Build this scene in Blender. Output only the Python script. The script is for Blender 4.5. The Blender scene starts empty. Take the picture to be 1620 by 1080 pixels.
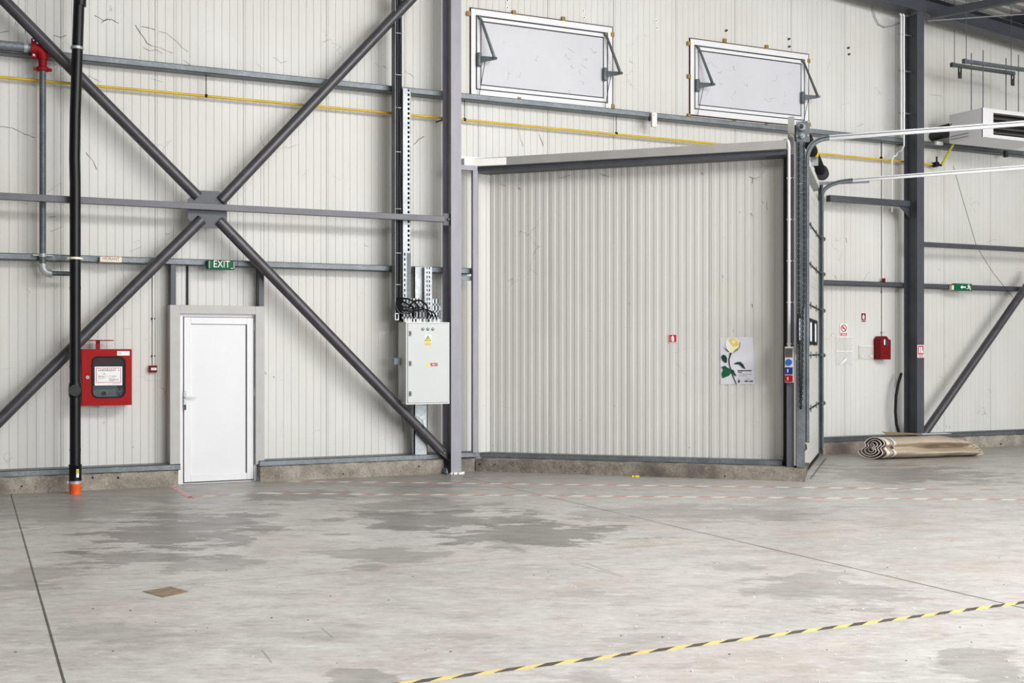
import bpy, bmesh, math, random
from mathutils import Vector
random.seed(7)
C = bpy.context.scene
COL = C.collection
# ------------------------------------------------------------------ camera model (used to measure positions on known planes)
FPX, CX, HY, YAW, EYE = 1900.0, 810.0, 556.0, math.radians(64.08), 1.65
FW = (math.cos(YAW), math.sin(YAW)); RT = (math.sin(YAW), -math.cos(YAW))

class Frame:
    def __init__(s, o=(0, 0, 0), az=0.0):
        s.o = Vector(o); s.u = Vector((math.cos(az), math.sin(az), 0)); s.v = Vector((-math.sin(az), math.cos(az), 0))
    def w(s, p):
        return Vector((s.o.x + s.u.x*p[0] + s.v.x*p[1], s.o.y + s.u.y*p[0] + s.v.y*p[1], s.o.z + p[2]))
    def px(s, x, y, yo):
        """point of the plane y=yo of this frame seen at photo position (x, y) -> (x, z) in the frame"""
        k = (x-CX)/FPX; d = (FW[0]+k*RT[0], FW[1]+k*RT[1])
        Z = (s.o.x*s.v.x+s.o.y*s.v.y+yo)/(d[0]*s.v.x+d[1]*s.v.y)
        p = (Z*d[0]-s.o.x, Z*d[1]-s.o.y)
        return p[0]*s.u.x+p[1]*s.u.y, EYE+(HY-y)/FPX*Z
def G(x, y, z=0.0):
    Z = (EYE-z)*FPX/(y-HY); k = (x-CX)/FPX
    return Z*(FW[0]+k*RT[0]), Z*(FW[1]+k*RT[1])
MAIN = Frame()
AN = Frame((6.80, 15.14, 0), math.radians(-43.8))          # angled dock wall: x along the wall, y into the dock
W = MAIN.px
def A(x, y, v): return AN.px(x, y, v)

# ------------------------------------------------------------------ materials
def nt(name):
    m = bpy.data.materials.new(name); m.use_nodes = True
    t = m.node_tree; b = t.nodes['Principled BSDF']
    return m, t, b
def N(t, kind, **kw):
    n = t.nodes.new(kind)
    for k, v in kw.items():
        if k.startswith('i_'): n.inputs[k[2:].replace('_', ' ')].default_value = v
        else: setattr(n, k, v)
    return n
def rgb(c): return (c[0], c[1], c[2], 1)
def sr(r, g, b):
    f = lambda c: (c/255/12.92 if c/255 <= .04045 else ((c/255+.055)/1.055)**2.4)
    return (f(r), f(g), f(b))
def mix(t, fac, a, b, mode='MIX'):
    n = t.nodes.new('ShaderNodeMix'); n.data_type = 'RGBA'; n.blend_type = mode
    for s, v in ((0, fac), (6, a), (7, b)):
        if hasattr(v, 'links'): t.links.new(v, n.inputs[s])
        else: n.inputs[s].default_value = v if s == 0 else rgb(v)
    return n.outputs[2]
def ramp(t, fac, p0, p1):
    n = t.nodes.new('ShaderNodeMapRange'); n.inputs['From Min'].default_value = p0; n.inputs['From Max'].default_value = p1
    t.links.new(fac, n.inputs['Value']); return n.outputs['Result']
def mth(t, op, a, b=None, c=None):
    n = t.nodes.new('ShaderNodeMath'); n.operation = op
    for i, v in enumerate((a, b, c)):
        if v is None: continue
        if hasattr(v, 'links'): t.links.new(v, n.inputs[i])
        else: n.inputs[i].default_value = v
    return n.outputs[0]
def noise(t, vec, scale, detail=4, rough=.55, dist=0):
    n = N(t, 'ShaderNodeTexNoise'); n.inputs['Scale'].default_value = scale; n.inputs['Detail'].default_value = detail
    n.inputs['Roughness'].default_value = rough; n.inputs['Distortion'].default_value = dist
    if vec is not None: t.links.new(vec, n.inputs['Vector'])
    return n.outputs['Fac']
def coords(t, scale=(1, 1, 1)):
    g = N(t, 'ShaderNodeNewGeometry'); mp = N(t, 'ShaderNodeMapping'); mp.inputs['Scale'].default_value = scale
    t.links.new(g.outputs['Position'], mp.inputs['Vector']); return mp.outputs['Vector']
def bump(t, b, h, s=.3, d=.01):
    n = N(t, 'ShaderNodeBump'); n.inputs['Strength'].default_value = s; n.inputs['Distance'].default_value = d
    t.links.new(h, n.inputs['Height']); t.links.new(n.outputs['Normal'], b.inputs['Normal'])

def paint(name, col, rough=.5, metal=0.0, var=.12, scale=6.0, sc=(1, 1, 1), bmp=0.0, spec=.5):
    m, t, b = nt(name); v = coords(t, sc)
    f = noise(t, v, scale, 6)
    dark = tuple(c*(1-var) for c in col); lite = tuple(min(1, c*(1+var)) for c in col)
    o = mix(t, ramp(t, f, .3, .7), dark, lite)
    t.links.new(o, b.inputs['Base Color'])
    b.inputs['Roughness'].default_value = rough; b.inputs['Metallic'].default_value = metal
    b.inputs['Specular IOR Level'].default_value = spec
    if bmp: bump(t, b, f, bmp, .01)
    return m

def panel_mat(name, col):
    m, t, b = nt(name)
    v = coords(t, (1.5, 1.5, .25)); f1 = noise(t, v, 1.3, 5)
    v2 = coords(t, (1, 1, 1)); f2 = noise(t, v2, .6, 3)
    o = mix(t, ramp(t, f1, .35, .75), tuple(c*1.03 for c in col), tuple(c*.93 for c in col))
    o = mix(t, ramp(t, f2, .4, .7), o, (col[0]*.95, col[1]*.94, col[2]*.9))
    # grey smudges and cobweb-like dirt
    vor = N(t, 'ShaderNodeTexVoronoi', feature='DISTANCE_TO_EDGE'); vor.inputs['Scale'].default_value = 1.7
    nz = N(t, 'ShaderNodeTexNoise'); nz.inputs['Scale'].default_value = 3.0; nz.inputs['Detail'].default_value = 5
    t.links.new(v2, nz.inputs['Vector'])
    add = N(t, 'ShaderNodeVectorMath', operation='MULTIPLY_ADD'); add.inputs[1].default_value = (.5, .5, .5)
    t.links.new(nz.outputs['Color'], add.inputs[0]); t.links.new(v2, add.inputs[2]); t.links.new(add.outputs[0], vor.inputs['Vector'])
    line = ramp(t, vor.outputs['Distance'], .012, .003)
    msk = ramp(t, noise(t, v2, 1.1, 3), .60, .68)
    o = mix(t, mth(t, 'MULTIPLY', mth(t, 'MULTIPLY', line, msk), .45), o, (.12, .115, .1))
    sp = ramp(t, noise(t, v2, 38, 2), .735, .76)
    o = mix(t, mth(t, 'MULTIPLY', sp, .5), o, (.2, .18, .15))
    t.links.new(o, b.inputs['Base Color']); b.inputs['Roughness'].default_value = .42
    b.inputs['Specular IOR Level'].default_value = .4
    return m

def concrete_mat(name, base, dark, scale=5, rough=.85):
    m, t, b = nt(name); v = coords(t)
    f = noise(t, v, scale, 8, .65); f2 = noise(t, v, scale*7, 6, .7); f3 = noise(t, v, 1.1, 3)
    o = mix(t, ramp(t, f, .36, .62), dark, base)
    o = mix(t, ramp(t, f2, .56, .72), o, tuple(c*.35 for c in dark))
    o = mix(t, ramp(t, f2, .42, .30), o, tuple(min(1, c*1.5) for c in base))
    o = mix(t, ramp(t, f3, .5, .68), o, tuple(c*.6 for c in dark))
    t.links.new(o, b.inputs['Base Color']); b.inputs['Roughness'].default_value = rough
    bump(t, b, f2, .8, .02); return m

def galv_mat(name, col, rough=.42, metal=.75, scale=14):
    m, t, b = nt(name); v = coords(t)
    vor = N(t, 'ShaderNodeTexVoronoi'); vor.inputs['Scale'].default_value = scale*3; t.links.new(v, vor.inputs['Vector'])
    sep = N(t, 'ShaderNodeSeparateColor'); t.links.new(vor.outputs['Color'], sep.inputs[0])
    f = noise(t, v, scale*.3, 5)
    o = mix(t, sep.outputs[0], tuple(c*.82 for c in col), tuple(min(1, c*1.15) for c in col))
    o = mix(t, ramp(t, f, .4, .7), o, tuple(c*.7 for c in col))
    t.links.new(o, b.inputs['Base Color']); b.inputs['Metallic'].default_value = metal; b.inputs['Roughness'].default_value = rough
    return m

def floor_mat():
    m, t, b = nt('floor_concrete')
    g = N(t, 'ShaderNodeNewGeometry'); P = g.outputs['Position']
    sx = N(t, 'ShaderNodeSeparateXYZ'); t.links.new(P, sx.inputs[0]); X, Y = sx.outputs[0], sx.outputs[1]
    def mapped(sc, rot=0):
        mp = N(t, 'ShaderNodeMapping'); mp.inputs['Scale'].default_value = sc; mp.inputs['Rotation'].default_value = (0, 0, rot)
        t.links.new(P, mp.inputs['Vector']); return mp.outputs['Vector']
    ca = mth(t, 'ADD', mth(t, 'MULTIPLY', X, RT[0]), mth(t, 'MULTIPLY', Y, RT[1]))
    cb = mth(t, 'ADD', mth(t, 'MULTIPLY', X, FW[0]), mth(t, 'MULTIPLY', Y, FW[1]))
    def trow(sx_, sy_):      # trowel direction of the slab
        c_ = N(t, 'ShaderNodeCombineXYZ'); t.links.new(mth(t, 'MULTIPLY', ca, sx_), c_.inputs[0]); t.links.new(mth(t, 'MULTIPLY', cb, sy_), c_.inputs[1]); return c_.outputs[0]
    big = noise(t, trow(.6, .8), .8, 4, .6)
    mid = noise(t, trow(.55, 1.0), 4.2, 8, .66, .25)
    fine = noise(t, trow(.6, 1.3), 15, 6, .72)
    grit = noise(t, P, 60, 4, .7)
    tint = noise(t, mapped((1, 1.6, 1)), .9, 4)
    o = mix(t, ramp(t, big, .32, .68), (.47, .445, .42), (.575, .56, .54))
    o = mix(t, mth(t, 'MULTIPLY', ramp(t, mid, .50, .72), .85), o, (.36, .335, .31))
    o = mix(t, mth(t, 'MULTIPLY', ramp(t, mid, .46, .28), .8), o, (.67, .66, .635))
    o = mix(t, mth(t, 'MULTIPLY', ramp(t, fine, .53, .70), .7), o, (.26, .235, .21))
    o = mix(t, mth(t, 'MULTIPLY', ramp(t, fine, .46, .32), .65), o, (.74, .73, .71))
    o = mix(t, mth(t, 'MULTIPLY', ramp(t, tint, .5, .72), .35), o, (.50, .43, .36))
    o = mix(t, mth(t, 'MULTIPLY', ramp(t, tint, .48, .3), .25), o, (.48, .52, .53))
    o = mix(t, mth(t, 'MULTIPLY', ramp(t, grit, .6, .75), .3), o, (.22, .2, .18))
    # darker wall foot: gathered dirt, with the duller floor reflection painted in
    wfoot_dark = mth(t, 'MULTIPLY', ramp(t, mth(t, 'ADD', Y, mth(t, 'MULTIPLY', mth(t, 'SUBTRACT', big, .5), 5.0)), 11.6, 14.6), .62)
    o = mix(t, wfoot_dark, o, (.25, .23, .205))
    # old damp stains: each with its own place and outline
    edge = noise(t, trow(.8, 1.3), 2.0, 8, .66)
    def stain(px0, px1, py0, py1, strength, col, o):
        Z0 = EYE*FPX/(py1-HY); Z1 = EYE*FPX/(py0-HY); cz = (Z0+Z1)/2; rz = (Z1-Z0)/2
        cx_ = ((px0+px1)/2-CX)/FPX*cz; rx = (px1-px0)/2/FPX*cz
        dx = mth(t, 'DIVIDE', mth(t, 'SUBTRACT', ca, cx_), rx); dz = mth(t, 'DIVIDE', mth(t, 'SUBTRACT', cb, cz), rz)
        d = mth(t, 'SQRT', mth(t, 'ADD', mth(t, 'MULTIPLY', dx, dx), mth(t, 'MULTIPLY', dz, dz)))
        d = mth(t, 'ADD', d, mth(t, 'MULTIPLY', mth(t, 'SUBTRACT', edge, .5), 5.0))
        return mix(t, mth(t, 'MULTIPLY', ramp(t, d, 1.02, .86), strength), o, col)
    G1 = (.20, .185, .175)
    for a in ((165, 420, 812, 868, .8), (115, 330, 872, 896, .6), (230, 400, 880, 902, .5), (-60, 300, 788, 826, .45),
              (400, 570, 776, 794, .8), (560, 780, 790, 812, .5), (530, 840, 806, 838, .75), (520, 700, 862, 896, .5),
              (690, 990, 828, 862, .8), (760, 840, 846, 872, .5), (560, 720, 768, 790, .35), (880, 1300, 800, 826, .4), (500, 620, 1058, 1090, .55),
              (1200, 1420, 905, 960, .4), (1300, 1560, 735, 765, .65), (860, 1000, 930, 945, .3), (840, 1010, 1060, 1090, .3),
              (1480, 1640, 1020, 1090, .45), (1120, 1210, 890, 905, .3), (950, 1080, 1000, 1016, .25), (-40, 120, 900, 935, .4),
              (320, 760, 1000, 1010, .25), (100, 260, 980, 1030, .3), (560, 800, 745, 775, .3)):
        o = stain(a[0], a[1], a[2], a[3], a[4], G1, o)
    # saw-cut joints and scraped lines
    def seg(p, q, w, strength, col, o, brk=False):
        dx, dy = q[0]-p[0], q[1]-p[1]; L = math.hypot(dx, dy); dx /= L; dy /= L
        ex = mth(t, 'SUBTRACT', X, p[0]); ey = mth(t, 'SUBTRACT', Y, p[1])
        al = mth(t, 'ADD', mth(t, 'MULTIPLY', ex, dx), mth(t, 'MULTIPLY', ey, dy))
        ac = mth(t, 'ABSOLUTE', mth(t, 'SUBTRACT', mth(t, 'MULTIPLY', ex, dy), mth(t, 'MULTIPLY', ey, dx)))
        k = ramp(t, ac, w, w*.6)
        k = mth(t, 'MULTIPLY', k, mth(t, 'MULTIPLY', mth(t, 'GREATER_THAN', al, 0), mth(t, 'LESS_THAN', al, L)))
        if brk: k = mth(t, 'MULTIPLY', k, ramp(t, noise(t, P, 2.3, 3), .38, .5))
        return mix(t, mth(t, 'MULTIPLY', k, strength), o, col)
    D = (.045, .04, .034)
    o = seg((.86, 15.05), (.31, -4), .0095, .95, D, o)
    o = seg((6.34, 14.9), (6.345, -6), .011, .95, D, o)
    o = seg((-8, 8.655), (26, 8.655), .009, .6, (.14, .12, .10), o)
    R_ = (.30, .17, .13)
    o = seg(G(922, 769), G(1062, 796), .014, .6, R_, o, True)
    o = seg(G(1037, 761), G(1208, 788), .016, .65, (.2, .13, .1), o, True)
    o = seg(G(505, 763), G(524, 770), .015, .7, R_, o)
    o = seg(G(650, 752), G(700, 760), .01, .6, D, o, True)
    o = seg(G(1282, 757), G(1307, 724), .018, .8, D, o)
    o = seg(G(1300, 756), G(1400, 764), .012, .5, D, o, True)
    o = seg(G(903, 890), G(975, 910), .02, .45, (.28, .25, .23), o)
    o = seg(G(926, 890), G(985, 912), .02, .5, (.28, .25, .23), o)
    o = seg(G(0, 842), G(70, 834), .02, .8, (.8, .78, .75), o)
    o = seg(G(508, 993), G(526, 1008), .006, .5, D, o); o = seg(G(414, 1028), G(430, 1048), .006, .5, D, o)
    hs = N(t, 'ShaderNodeHueSaturation'); hs.inputs['Value'].default_value = 1.03; t.links.new(o, hs.inputs['Color']); o = hs.outputs[0]
    t.links.new(o, b.inputs['Base Color'])
    rg = mth(t, 'ADD', ramp(t, mid, .2, .8), 0)
    mr = N(t, 'ShaderNodeMapRange'); mr.inputs['To Min'].default_value = .24; mr.inputs['To Max'].default_value = .52
    t.links.new(rg, mr.inputs['Value']); t.links.new(mr.outputs[0], b.inputs['Roughness'])
    b.inputs['Specular IOR Level'].default_value = .35
    bump(t, b, fine, .08, .004)
    return m

M = {}
M['panel'] = panel_mat('panel_offwhite', (.66, .66, .64))
M['panel_dock'] = panel_mat('panel_dock', (.65, .645, .618))
M['trimgrey'] = paint('flashing_grey', (.46, .455, .44), .45, var=.05)
M['fascia'] = paint('fascia_grey', (.36, .355, .34), .45, var=.06)
M['steel'] = paint('painted_steel', sr(150, 149, 158), .45, var=.08, scale=5, sc=(2, 2, .6))
M['steel_md'] = paint('painted_steel_mid', sr(98, 98, 106), .45, var=.10, scale=5)
M['steel_dk'] = paint('painted_steel_dark', sr(70, 72, 80), .45, var=.12, scale=5)
M['brace'] = paint('brace_steel', sr(73, 72, 76), .36, .2, var=.18, scale=9)
M['galv'] = galv_mat('galvanised', (.20, .225, .245), .5, .35)
M['galv_lt'] = galv_mat('galvanised_light', (.44, .47, .49), .45, .35)
M['galv_dk'] = galv_mat('galvanised_dark', (.13, .145, .155), .5, .35)
M['alu'] = paint('track_zinc', (.72, .73, .75), .35, .6, var=.05)
M['plinth'] = concrete_mat('plinth_concrete', (.42, .385, .33), (.25, .22, .18))
M['plinth_dk'] = concrete_mat('plinth_concrete_dark', (.34, .31, .26), (.17, .15, .125))
M['black'] = paint('black_plastic', (.005, .005, .007), .38, var=.3, spec=.3)
M['rubber'] = paint('black_rubber', (.010, .010, .011), .65, var=.2, spec=.2)
M['dark'] = paint('dark_void', (.02, .02, .02), .8)
M['white'] = paint('white_gloss', (.78, .78, .80), .4, var=.02)
M['hatch'] = paint('hatch_panel', (.60, .605, .64), .45, var=.03, scale=2.5)
M['whitepanel'] = paint('white_panel', (.76, .765, .79), .4, var=.02, scale=2.5)
M['whiteplastic'] = paint('white_plastic', (.78, .77, .74), .4, var=.04)
M['cab'] = paint('cabinet_grey', (.58, .60, .595), .45, var=.02, scale=2)
M['yellow'] = paint('gas_yellow', sr(214, 176, 26), .4, var=.12)
M['hose'] = paint('hose_yellow', sr(206, 196, 52), .5, var=.1)
M['orange'] = paint('orange_plastic', sr(235, 96, 30), .5, var=.1)
M['red'] = paint('red_enamel', sr(158, 6, 12), .55, var=.06, spec=.2)
M['redcast'] = paint('red_casting', sr(138, 12, 18), .55, var=.15, spec=.2)
M['reddk'] = paint('dark_red', sr(116, 10, 16), .55, var=.1, spec=.2)
M['sign_red'] = paint('sign_red', sr(190, 30, 60), .5, var=.03)
M['sign_redtxt'] = paint('sign_red_letter', sr(176, 36, 30), .5, var=.03)
M['green'] = paint('sign_green', sr(6, 96, 60), .5, var=.05, spec=.2)
M['green_dk'] = paint('sign_green_dark', sr(8, 78, 56), .4, var=.05)
M['signwhite'] = paint('sign_white', (.85, .85, .84), .5, var=.02)
M['cream'] = paint('sign_cream', (.78, .74, .62), .5, var=.04)
M['ink'] = paint('ink', (.03, .03, .035), .6, var=.05)
M['inkgrey'] = paint('ink_grey', (.35, .35, .38), .6, var=.05)
M['signyellow'] = paint('sign_yellow', sr(240, 216, 40), .5, var=.03)
M['blue'] = paint('socket_blue', sr(38, 92, 180), .4, var=.1)
M['navy'] = paint('socket_navy', sr(24, 30, 110), .4, var=.1)
M['clip'] = paint('ochre_clip', sr(150, 118, 40), .5, var=.2)
M['foam'] = paint('brown_sealant', sr(70, 42, 34), .8, var=.2)
M['teal'] = paint('lay_flat_hose', (.50, .62, .62), .6, var=.12, scale=20)
M['smoke'] = paint('brown_grey_plastic', (.12, .11, .1), .25, var=.1)
M['canvas'] = paint('canvas_beige', sr(182, 168, 148), .75, var=.10, scale=4, bmp=.15)
M['canvas_in'] = paint('canvas_brown', sr(96, 80, 72), .85, var=.2, scale=8)
M['canvas_lt'] = paint('canvas_edge_white', sr(226, 220, 210), .75, var=.06)
M['cardboard'] = paint('cardboard', sr(150, 128, 92), .8, var=.12)
M['patch'] = paint('brown_board', sr(140, 124, 104), .8, var=.25, scale=14)
M['tape_y'] = paint('tape_yellow', sr(232, 206, 132), .6, var=.08, scale=9)
M['tape_k'] = paint('tape_black', sr(82, 76, 68), .6, var=.25, scale=9)
M['tape_w'] = paint('tape_white', sr(236, 230, 224), .6, var=.06, scale=9)
M['tape_r'] = paint('tape_faded_red', sr(198, 138, 130), .65, var=.15, scale=9)
M['mark'] = paint('scuff', (.13, .12, .11), .8, var=.3, scale=12)
M['mark_lt'] = paint('scuff_light', (.34, .33, .31), .8, var=.3, scale=12)
M['rose_w'] = paint('petal_white', (.86, .86, .82), .5, var=.03, scale=14)
M['rose_c'] = paint('petal_cream', (.84, .82, .58), .5, var=.08, scale=14)
M['rose_y'] = paint('petal_yellow', sr(232, 206, 84), .5, var=.1, scale=20)
M['rose_s'] = paint('petal_olive', sr(140, 142, 100), .5, var=.1, scale=20)
M['leaf'] = paint('leaf_green', sr(10, 88, 54), .5, var=.15, scale=14)
M['leaf_dk'] = paint('leaf_dark', sr(18, 54, 46), .5, var=.15, scale=14)
M['paper'] = paint('poster_paper', (.70, .70, .76), .35, var=.08, scale=3)
M['unseen_wall'] = paint('unseen_wall', (.12, .12, .12), .8)  # for the unseen walls, colour darkened to cut fill light from the left
M['deck'] = paint('roof_deck_white', (.62, .62, .60), .5, var=.05)
M['floor'] = floor_mat()
def film_mat():
    m, t, b = nt('clear_film'); b.inputs['Base Color'].default_value = (.82, .83, .80, 1); b.inputs['Roughness'].default_value = .25
    b.inputs['Alpha'].default_value = .32; return m
M['film'] = film_mat()
def glass_mat(name, col, alpha):
    m, t, b = nt(name); b.inputs['Base Color'].default_value = rgb(col); b.inputs['Roughness'].default_value = .3; b.inputs['Specular IOR Level'].default_value = .2
    b.inputs['Alpha'].default_value = alpha; return m
M['glass'] = glass_mat('cabinet_glass', (.03, .035, .04), .35)
M['daylight_pane'] = paint('milky_pane', (.55, .56, .62), .2, var=.3, scale=9)
_b = M['daylight_pane'].node_tree.nodes['Principled BSDF']; _b.inputs['Emission Color'].default_value = (.8, .85, 1, 1); _b.inputs['Emission Strength'].default_value = .5   # daylight behind the pane

# ------------------------------------------------------------------ mesh building
class MB:
    def __init__(s, fr=MAIN): s.f = fr; s.V = []; s.F = []; s.I = []; s.S = []
    def add(s, pts, faces, m=0, smooth=False):
        o = len(s.V); s.V += [s.f.w(p) for p in pts]
        for f in faces: s.F.append([i+o for i in f]); s.I.append(m); s.S.append(smooth)
        return s
    def box(s, x0, x1, y0, y1, z0, z1, m=0):
        p = [(x, y, z) for z in (z0, z1) for y in (y0, y1) for x in (x0, x1)]
        return s.add(p, [(0, 2, 3, 1), (4, 5, 7, 6), (0, 1, 5, 4), (2, 6, 7, 3), (0, 4, 6, 2), (1, 3, 7, 5)], m)
    def hexa(s, p, m=0):
        """8 points: 4 of the near face then 4 of the far face"""
        return s.add(p, [(0, 1, 2, 3), (7, 6, 5, 4), (0, 4, 5, 1), (1, 5, 6, 2), (2, 6, 7, 3), (3, 7, 4, 0)], m)
    def bar(s, p0, p1, w, d, side=(0, 1, 0), m=0):
        """straight bar: d along 'side', w across"""
        p0 = Vector(p0); p1 = Vector(p1); a = (p1-p0).normalized(); sd = Vector(side); c = a.cross(sd).normalized(); sd = c.cross(a).normalized()
        q = [(-w/2, -d/2), (w/2, -d/2), (w/2, d/2), (-w/2, d/2)]
        return s.hexa([p0+c*i+sd*j for i, j in q]+[p1+c*i+sd*j for i, j in q], m)
    def tube(s, path, r, n=12, m=0, caps=True, rr=None):
        P = [Vector(p) for p in path]; rings = []
        t0 = (P[1]-P[0]).normalized(); up = Vector((0, 0, 1)) if abs(t0.z) < .9 else Vector((0, 1, 0))
        e1 = t0.cross(up).normalized()
        for i, p in enumerate(P):
            if i == 0: t = t0
            elif i == len(P)-1: t = (P[i]-P[i-1]).normalized()
            else: t = ((P[i]-P[i-1]).normalized()+(P[i+1]-P[i]).normalized()).normalized()
            e1 = (e1-t*e1.dot(t)).normalized(); e2 = t.cross(e1); q = rr[i] if rr else r
            rings.append([p+e1*q*math.cos(2*math.pi*k/n)+e2*q*math.sin(2*math.pi*k/n) for k in range(n)])
        v = [x for g in rings for x in g]; f = []
        for i in range(len(P)-1):
            for k in range(n):
                a = i*n+k; b = i*n+(k+1) % n; f.append((a, b, b+n, a+n))
        s.add(v, f, m, True)
        if caps: s.add(rings[0], [tuple(range(n))[::-1]], m); s.add(rings[-1], [tuple(range(n))], m)
        return s
    def cyl(s, p0, p1, r, n=16, m=0, r1=None): return s.tube([p0, p1], r, n, m, True, [r, r if r1 is None else r1])
    def prism(s, pts, y0, y1, m=0):
        """outline in x, z pushed from y0 to y1"""
        n = len(pts); v = [(x, y0, z) for x, z in pts]+[(x, y1, z) for x, z in pts]
        f = [tuple(range(n)), tuple(range(2*n-1, n-1, -1))]+[(i, i+n, (i+1) % n+n, (i+1) % n) for i in range(n)]
        return s.add(v, f, m)
    def flat(s, pts, y, m=0): return s.prism(pts, y, y+.0008, m)
    def ring(s, x0, x1, z0, z1, w, y0, y1, m=0, wt=None):
        wt = w if wt is None else wt
        s.box(x0, x0+w, y0, y1, z0, z1, m); s.box(x1-w, x1, y0, y1, z0, z1, m)
        s.box(x0+w, x1-w, y0, y1, z0, z0+wt, m); return s.box(x0+w, x1-w, y0, y1, z1-wt, z1, m)
    def strip(s, pts, w, y, m=0):
        """scuffed thin line lying on a wall plane"""
        for (a, b) in zip(pts[:-1], pts[1:]):
            dx, dz = b[0]-a[0], b[1]-a[1]; L = math.hypot(dx, dz) or 1; nx, nz = -dz/L*w/2, dx/L*w/2
            s.flat([(a[0]-nx, a[1]-nz), (b[0]-nx, b[1]-nz), (b[0]+nx, b[1]+nz), (a[0]+nx, a[1]+nz)], y, m)
        return s
    def build(s, name, mats, parent=None, bevel=0.0, sharp=40):
        if not isinstance(mats, (list, tuple)): mats = [mats]
        if parent is not None:
            base = Vector(parent['_b'])
        else:
            xs = [v.x for v in s.V]; ys = [v.y for v in s.V]; zs = [v.z for v in s.V]
            base = Vector(((min(xs)+max(xs))/2, (min(ys)+max(ys))/2, min(zs)))
        me = bpy.data.meshes.new(name); me.from_pydata([v-base for v in s.V], [], s.F)
        for mt in mats: me.materials.append(M[mt])
        me.polygons.foreach_set('material_index', s.I); me.polygons.foreach_set('use_smooth', s.S)
        bm = bmesh.new(); bm.from_mesh(me); bmesh.ops.recalc_face_normals(bm, faces=bm.faces); bm.to_mesh(me); bm.free()
        me.set_sharp_from_angle(angle=math.radians(sharp))
        o = bpy.data.objects.new(name, me); COL.objects.link(o)
        if parent is not None: o.parent = parent
        if parent is None: o.location = base
        o['_b'] = list(base)
        if bevel:
            md = o.modifiers.new('bevel', 'BEVEL'); md.width = bevel; md.segments = 2; md.limit_method = 'ANGLE'
        return o
def tag(o, label, cat, group=None, kind=None):
    o['label'] = label
    if cat: o['category'] = cat
    if group: o['group'] = group
    if kind: o['kind'] = kind
    return o
def struct(o): o['kind'] = 'structure'; return o
def root(name, loc, label, cat, group=None, kind=None):
    o = bpy.data.objects.new(name, None); COL.objects.link(o); o.location = loc; o['_b'] = list(loc); o.empty_display_size = .1
    return tag(o, label, cat, group, kind)
def text(name, body, mat, fr, x0, x1, z0, z1, y, parent, fit=True):
    cu = bpy.data.curves.new('t', 'FONT'); cu.body = body; cu.fill_mode = 'FRONT'
    to = bpy.data.objects.new('t', cu); COL.objects.link(to)
    dg = bpy.context.evaluated_depsgraph_get(); me = bpy.data.meshes.new_from_object(to.evaluated_get(dg))
    bpy.data.objects.remove(to); bpy.data.curves.remove(cu)
    xs = [v.co.x for v in me.vertices]; ys = [v.co.y for v in me.vertices]
    sx = (x1-x0)/(max(xs)-min(xs)); sz = (z1-z0)/(max(ys)-min(ys))
    b = MB(fr)
    b.add([(x0+(v.co.x-min(xs))*sx, y, z0+(v.co.y-min(ys))*sz) for v in me.vertices], [list(p.vertices) for p in me.polygons])
    bpy.data.meshes.remove(me)
    return b.build(name, mat, parent)
def circle(cx, cz, r, n=20, a0=0, a1=2*math.pi): return [(cx+r*math.cos(a0+(a1-a0)*i/n), cz+r*math.sin(a0+(a1-a0)*i/n)) for i in range(n)]
def rrect(x0, x1, z0, z1, r, n=5):
    p = []
    for cx, cz, a in ((x1-r, z1-r, 0), (x0+r, z1-r, 90), (x0+r, z0+r, 180), (x1-r, z0+r, 270)):
        p += [(cx+r*math.cos(math.radians(a+90*i/n)), cz+r*math.sin(math.radians(a+90*i/n))) for i in range(n+1)]
    return p
def arc(p0, p1, p2, n=10):
    """quadratic bend through control p1"""
    p0, p1, p2 = Vector(p0), Vector(p1), Vector(p2)
    return [p0*(1-t)**2+p1*2*t*(1-t)+p2*t*t for t in [i/n for i in range(n+1)]]

PY = 15.40     # inner face of the wall panels
# ------------------------------------------------------------------ floor, walls, plinths, rails
fl = MB(); fl.box(-12, 32, -22, 15.9, -.2, 0); o = struct(fl.build('floor', 'floor'))
o.location = (0, 0, 0)
for v in o.data.vertices: v.co += Vector(o['_b'])
o['label'] = 'worn grey concrete floor with saw cut joints and damp stains'

def ribbed(b, x0, x1, z0, z1, y, period, joint0, module, depth=.0052, flank=.005, duty=.5):
    """micro-ribbed sheet metal panels: shallow trapezoid ribs, open joint every module"""
    prof = []; k = math.floor((x0-joint0)/module)
    n = round(module/period); per = module/n
    x = joint0+k*module
    while x < x1+module:
        prof += [(x-.004, 0), (x-.003, .014), (x+.003, .014), (x+.004, 0)]
        for i in range(n):
            a = x+per*(i+.25) - flank/2
            prof += [(a, 0), (a+flank, -depth), (a+per*duty, -depth), (a+per*duty+flank, 0)]
        x += module
    pts = [(x0, 0)]+[p for p in prof if x0 < p[0] < x1]+[(x1, 0)]
    m = len(pts); v = [(p[0], y+p[1], z) for z in (z0, z1) for p in pts]
    b.add(v, [(i, i+1, i+1+m, i+m) for i in range(m-1)])
    b.box(x0, x1, y+.03, y+.1, z0, z1)
J0, MOD = 2.540, 1.1035
wb = MB()
ribbed(wb, -6, 2.78, .20, 9.6, PY, .1003, J0, MOD)
ribbed(wb, 2.78, 3.90, 2.18, 9.6, PY, .1003, J0, MOD)
ribbed(wb, 3.90, 32, .20, 9.6, PY, .1003, J0, MOD)
def marks(b, fr, lst, y, w=.0085, m=1, jit=.7):
    for L in lst:
        pts = []
        for (a, c) in zip(L[:-1], L[1:]):
            for t in (0, .33, .66):
                pts.append(fr.px(a[0]+(c[0]-a[0])*t+random.uniform(-jit, jit), a[1]+(c[1]-a[1])*t+random.uniform(-jit, jit), y))
        pts.append(fr.px(L[-1][0], L[-1][1], y)); b.strip(pts, w*random.uniform(.5, 1.1), y, m)
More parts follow.
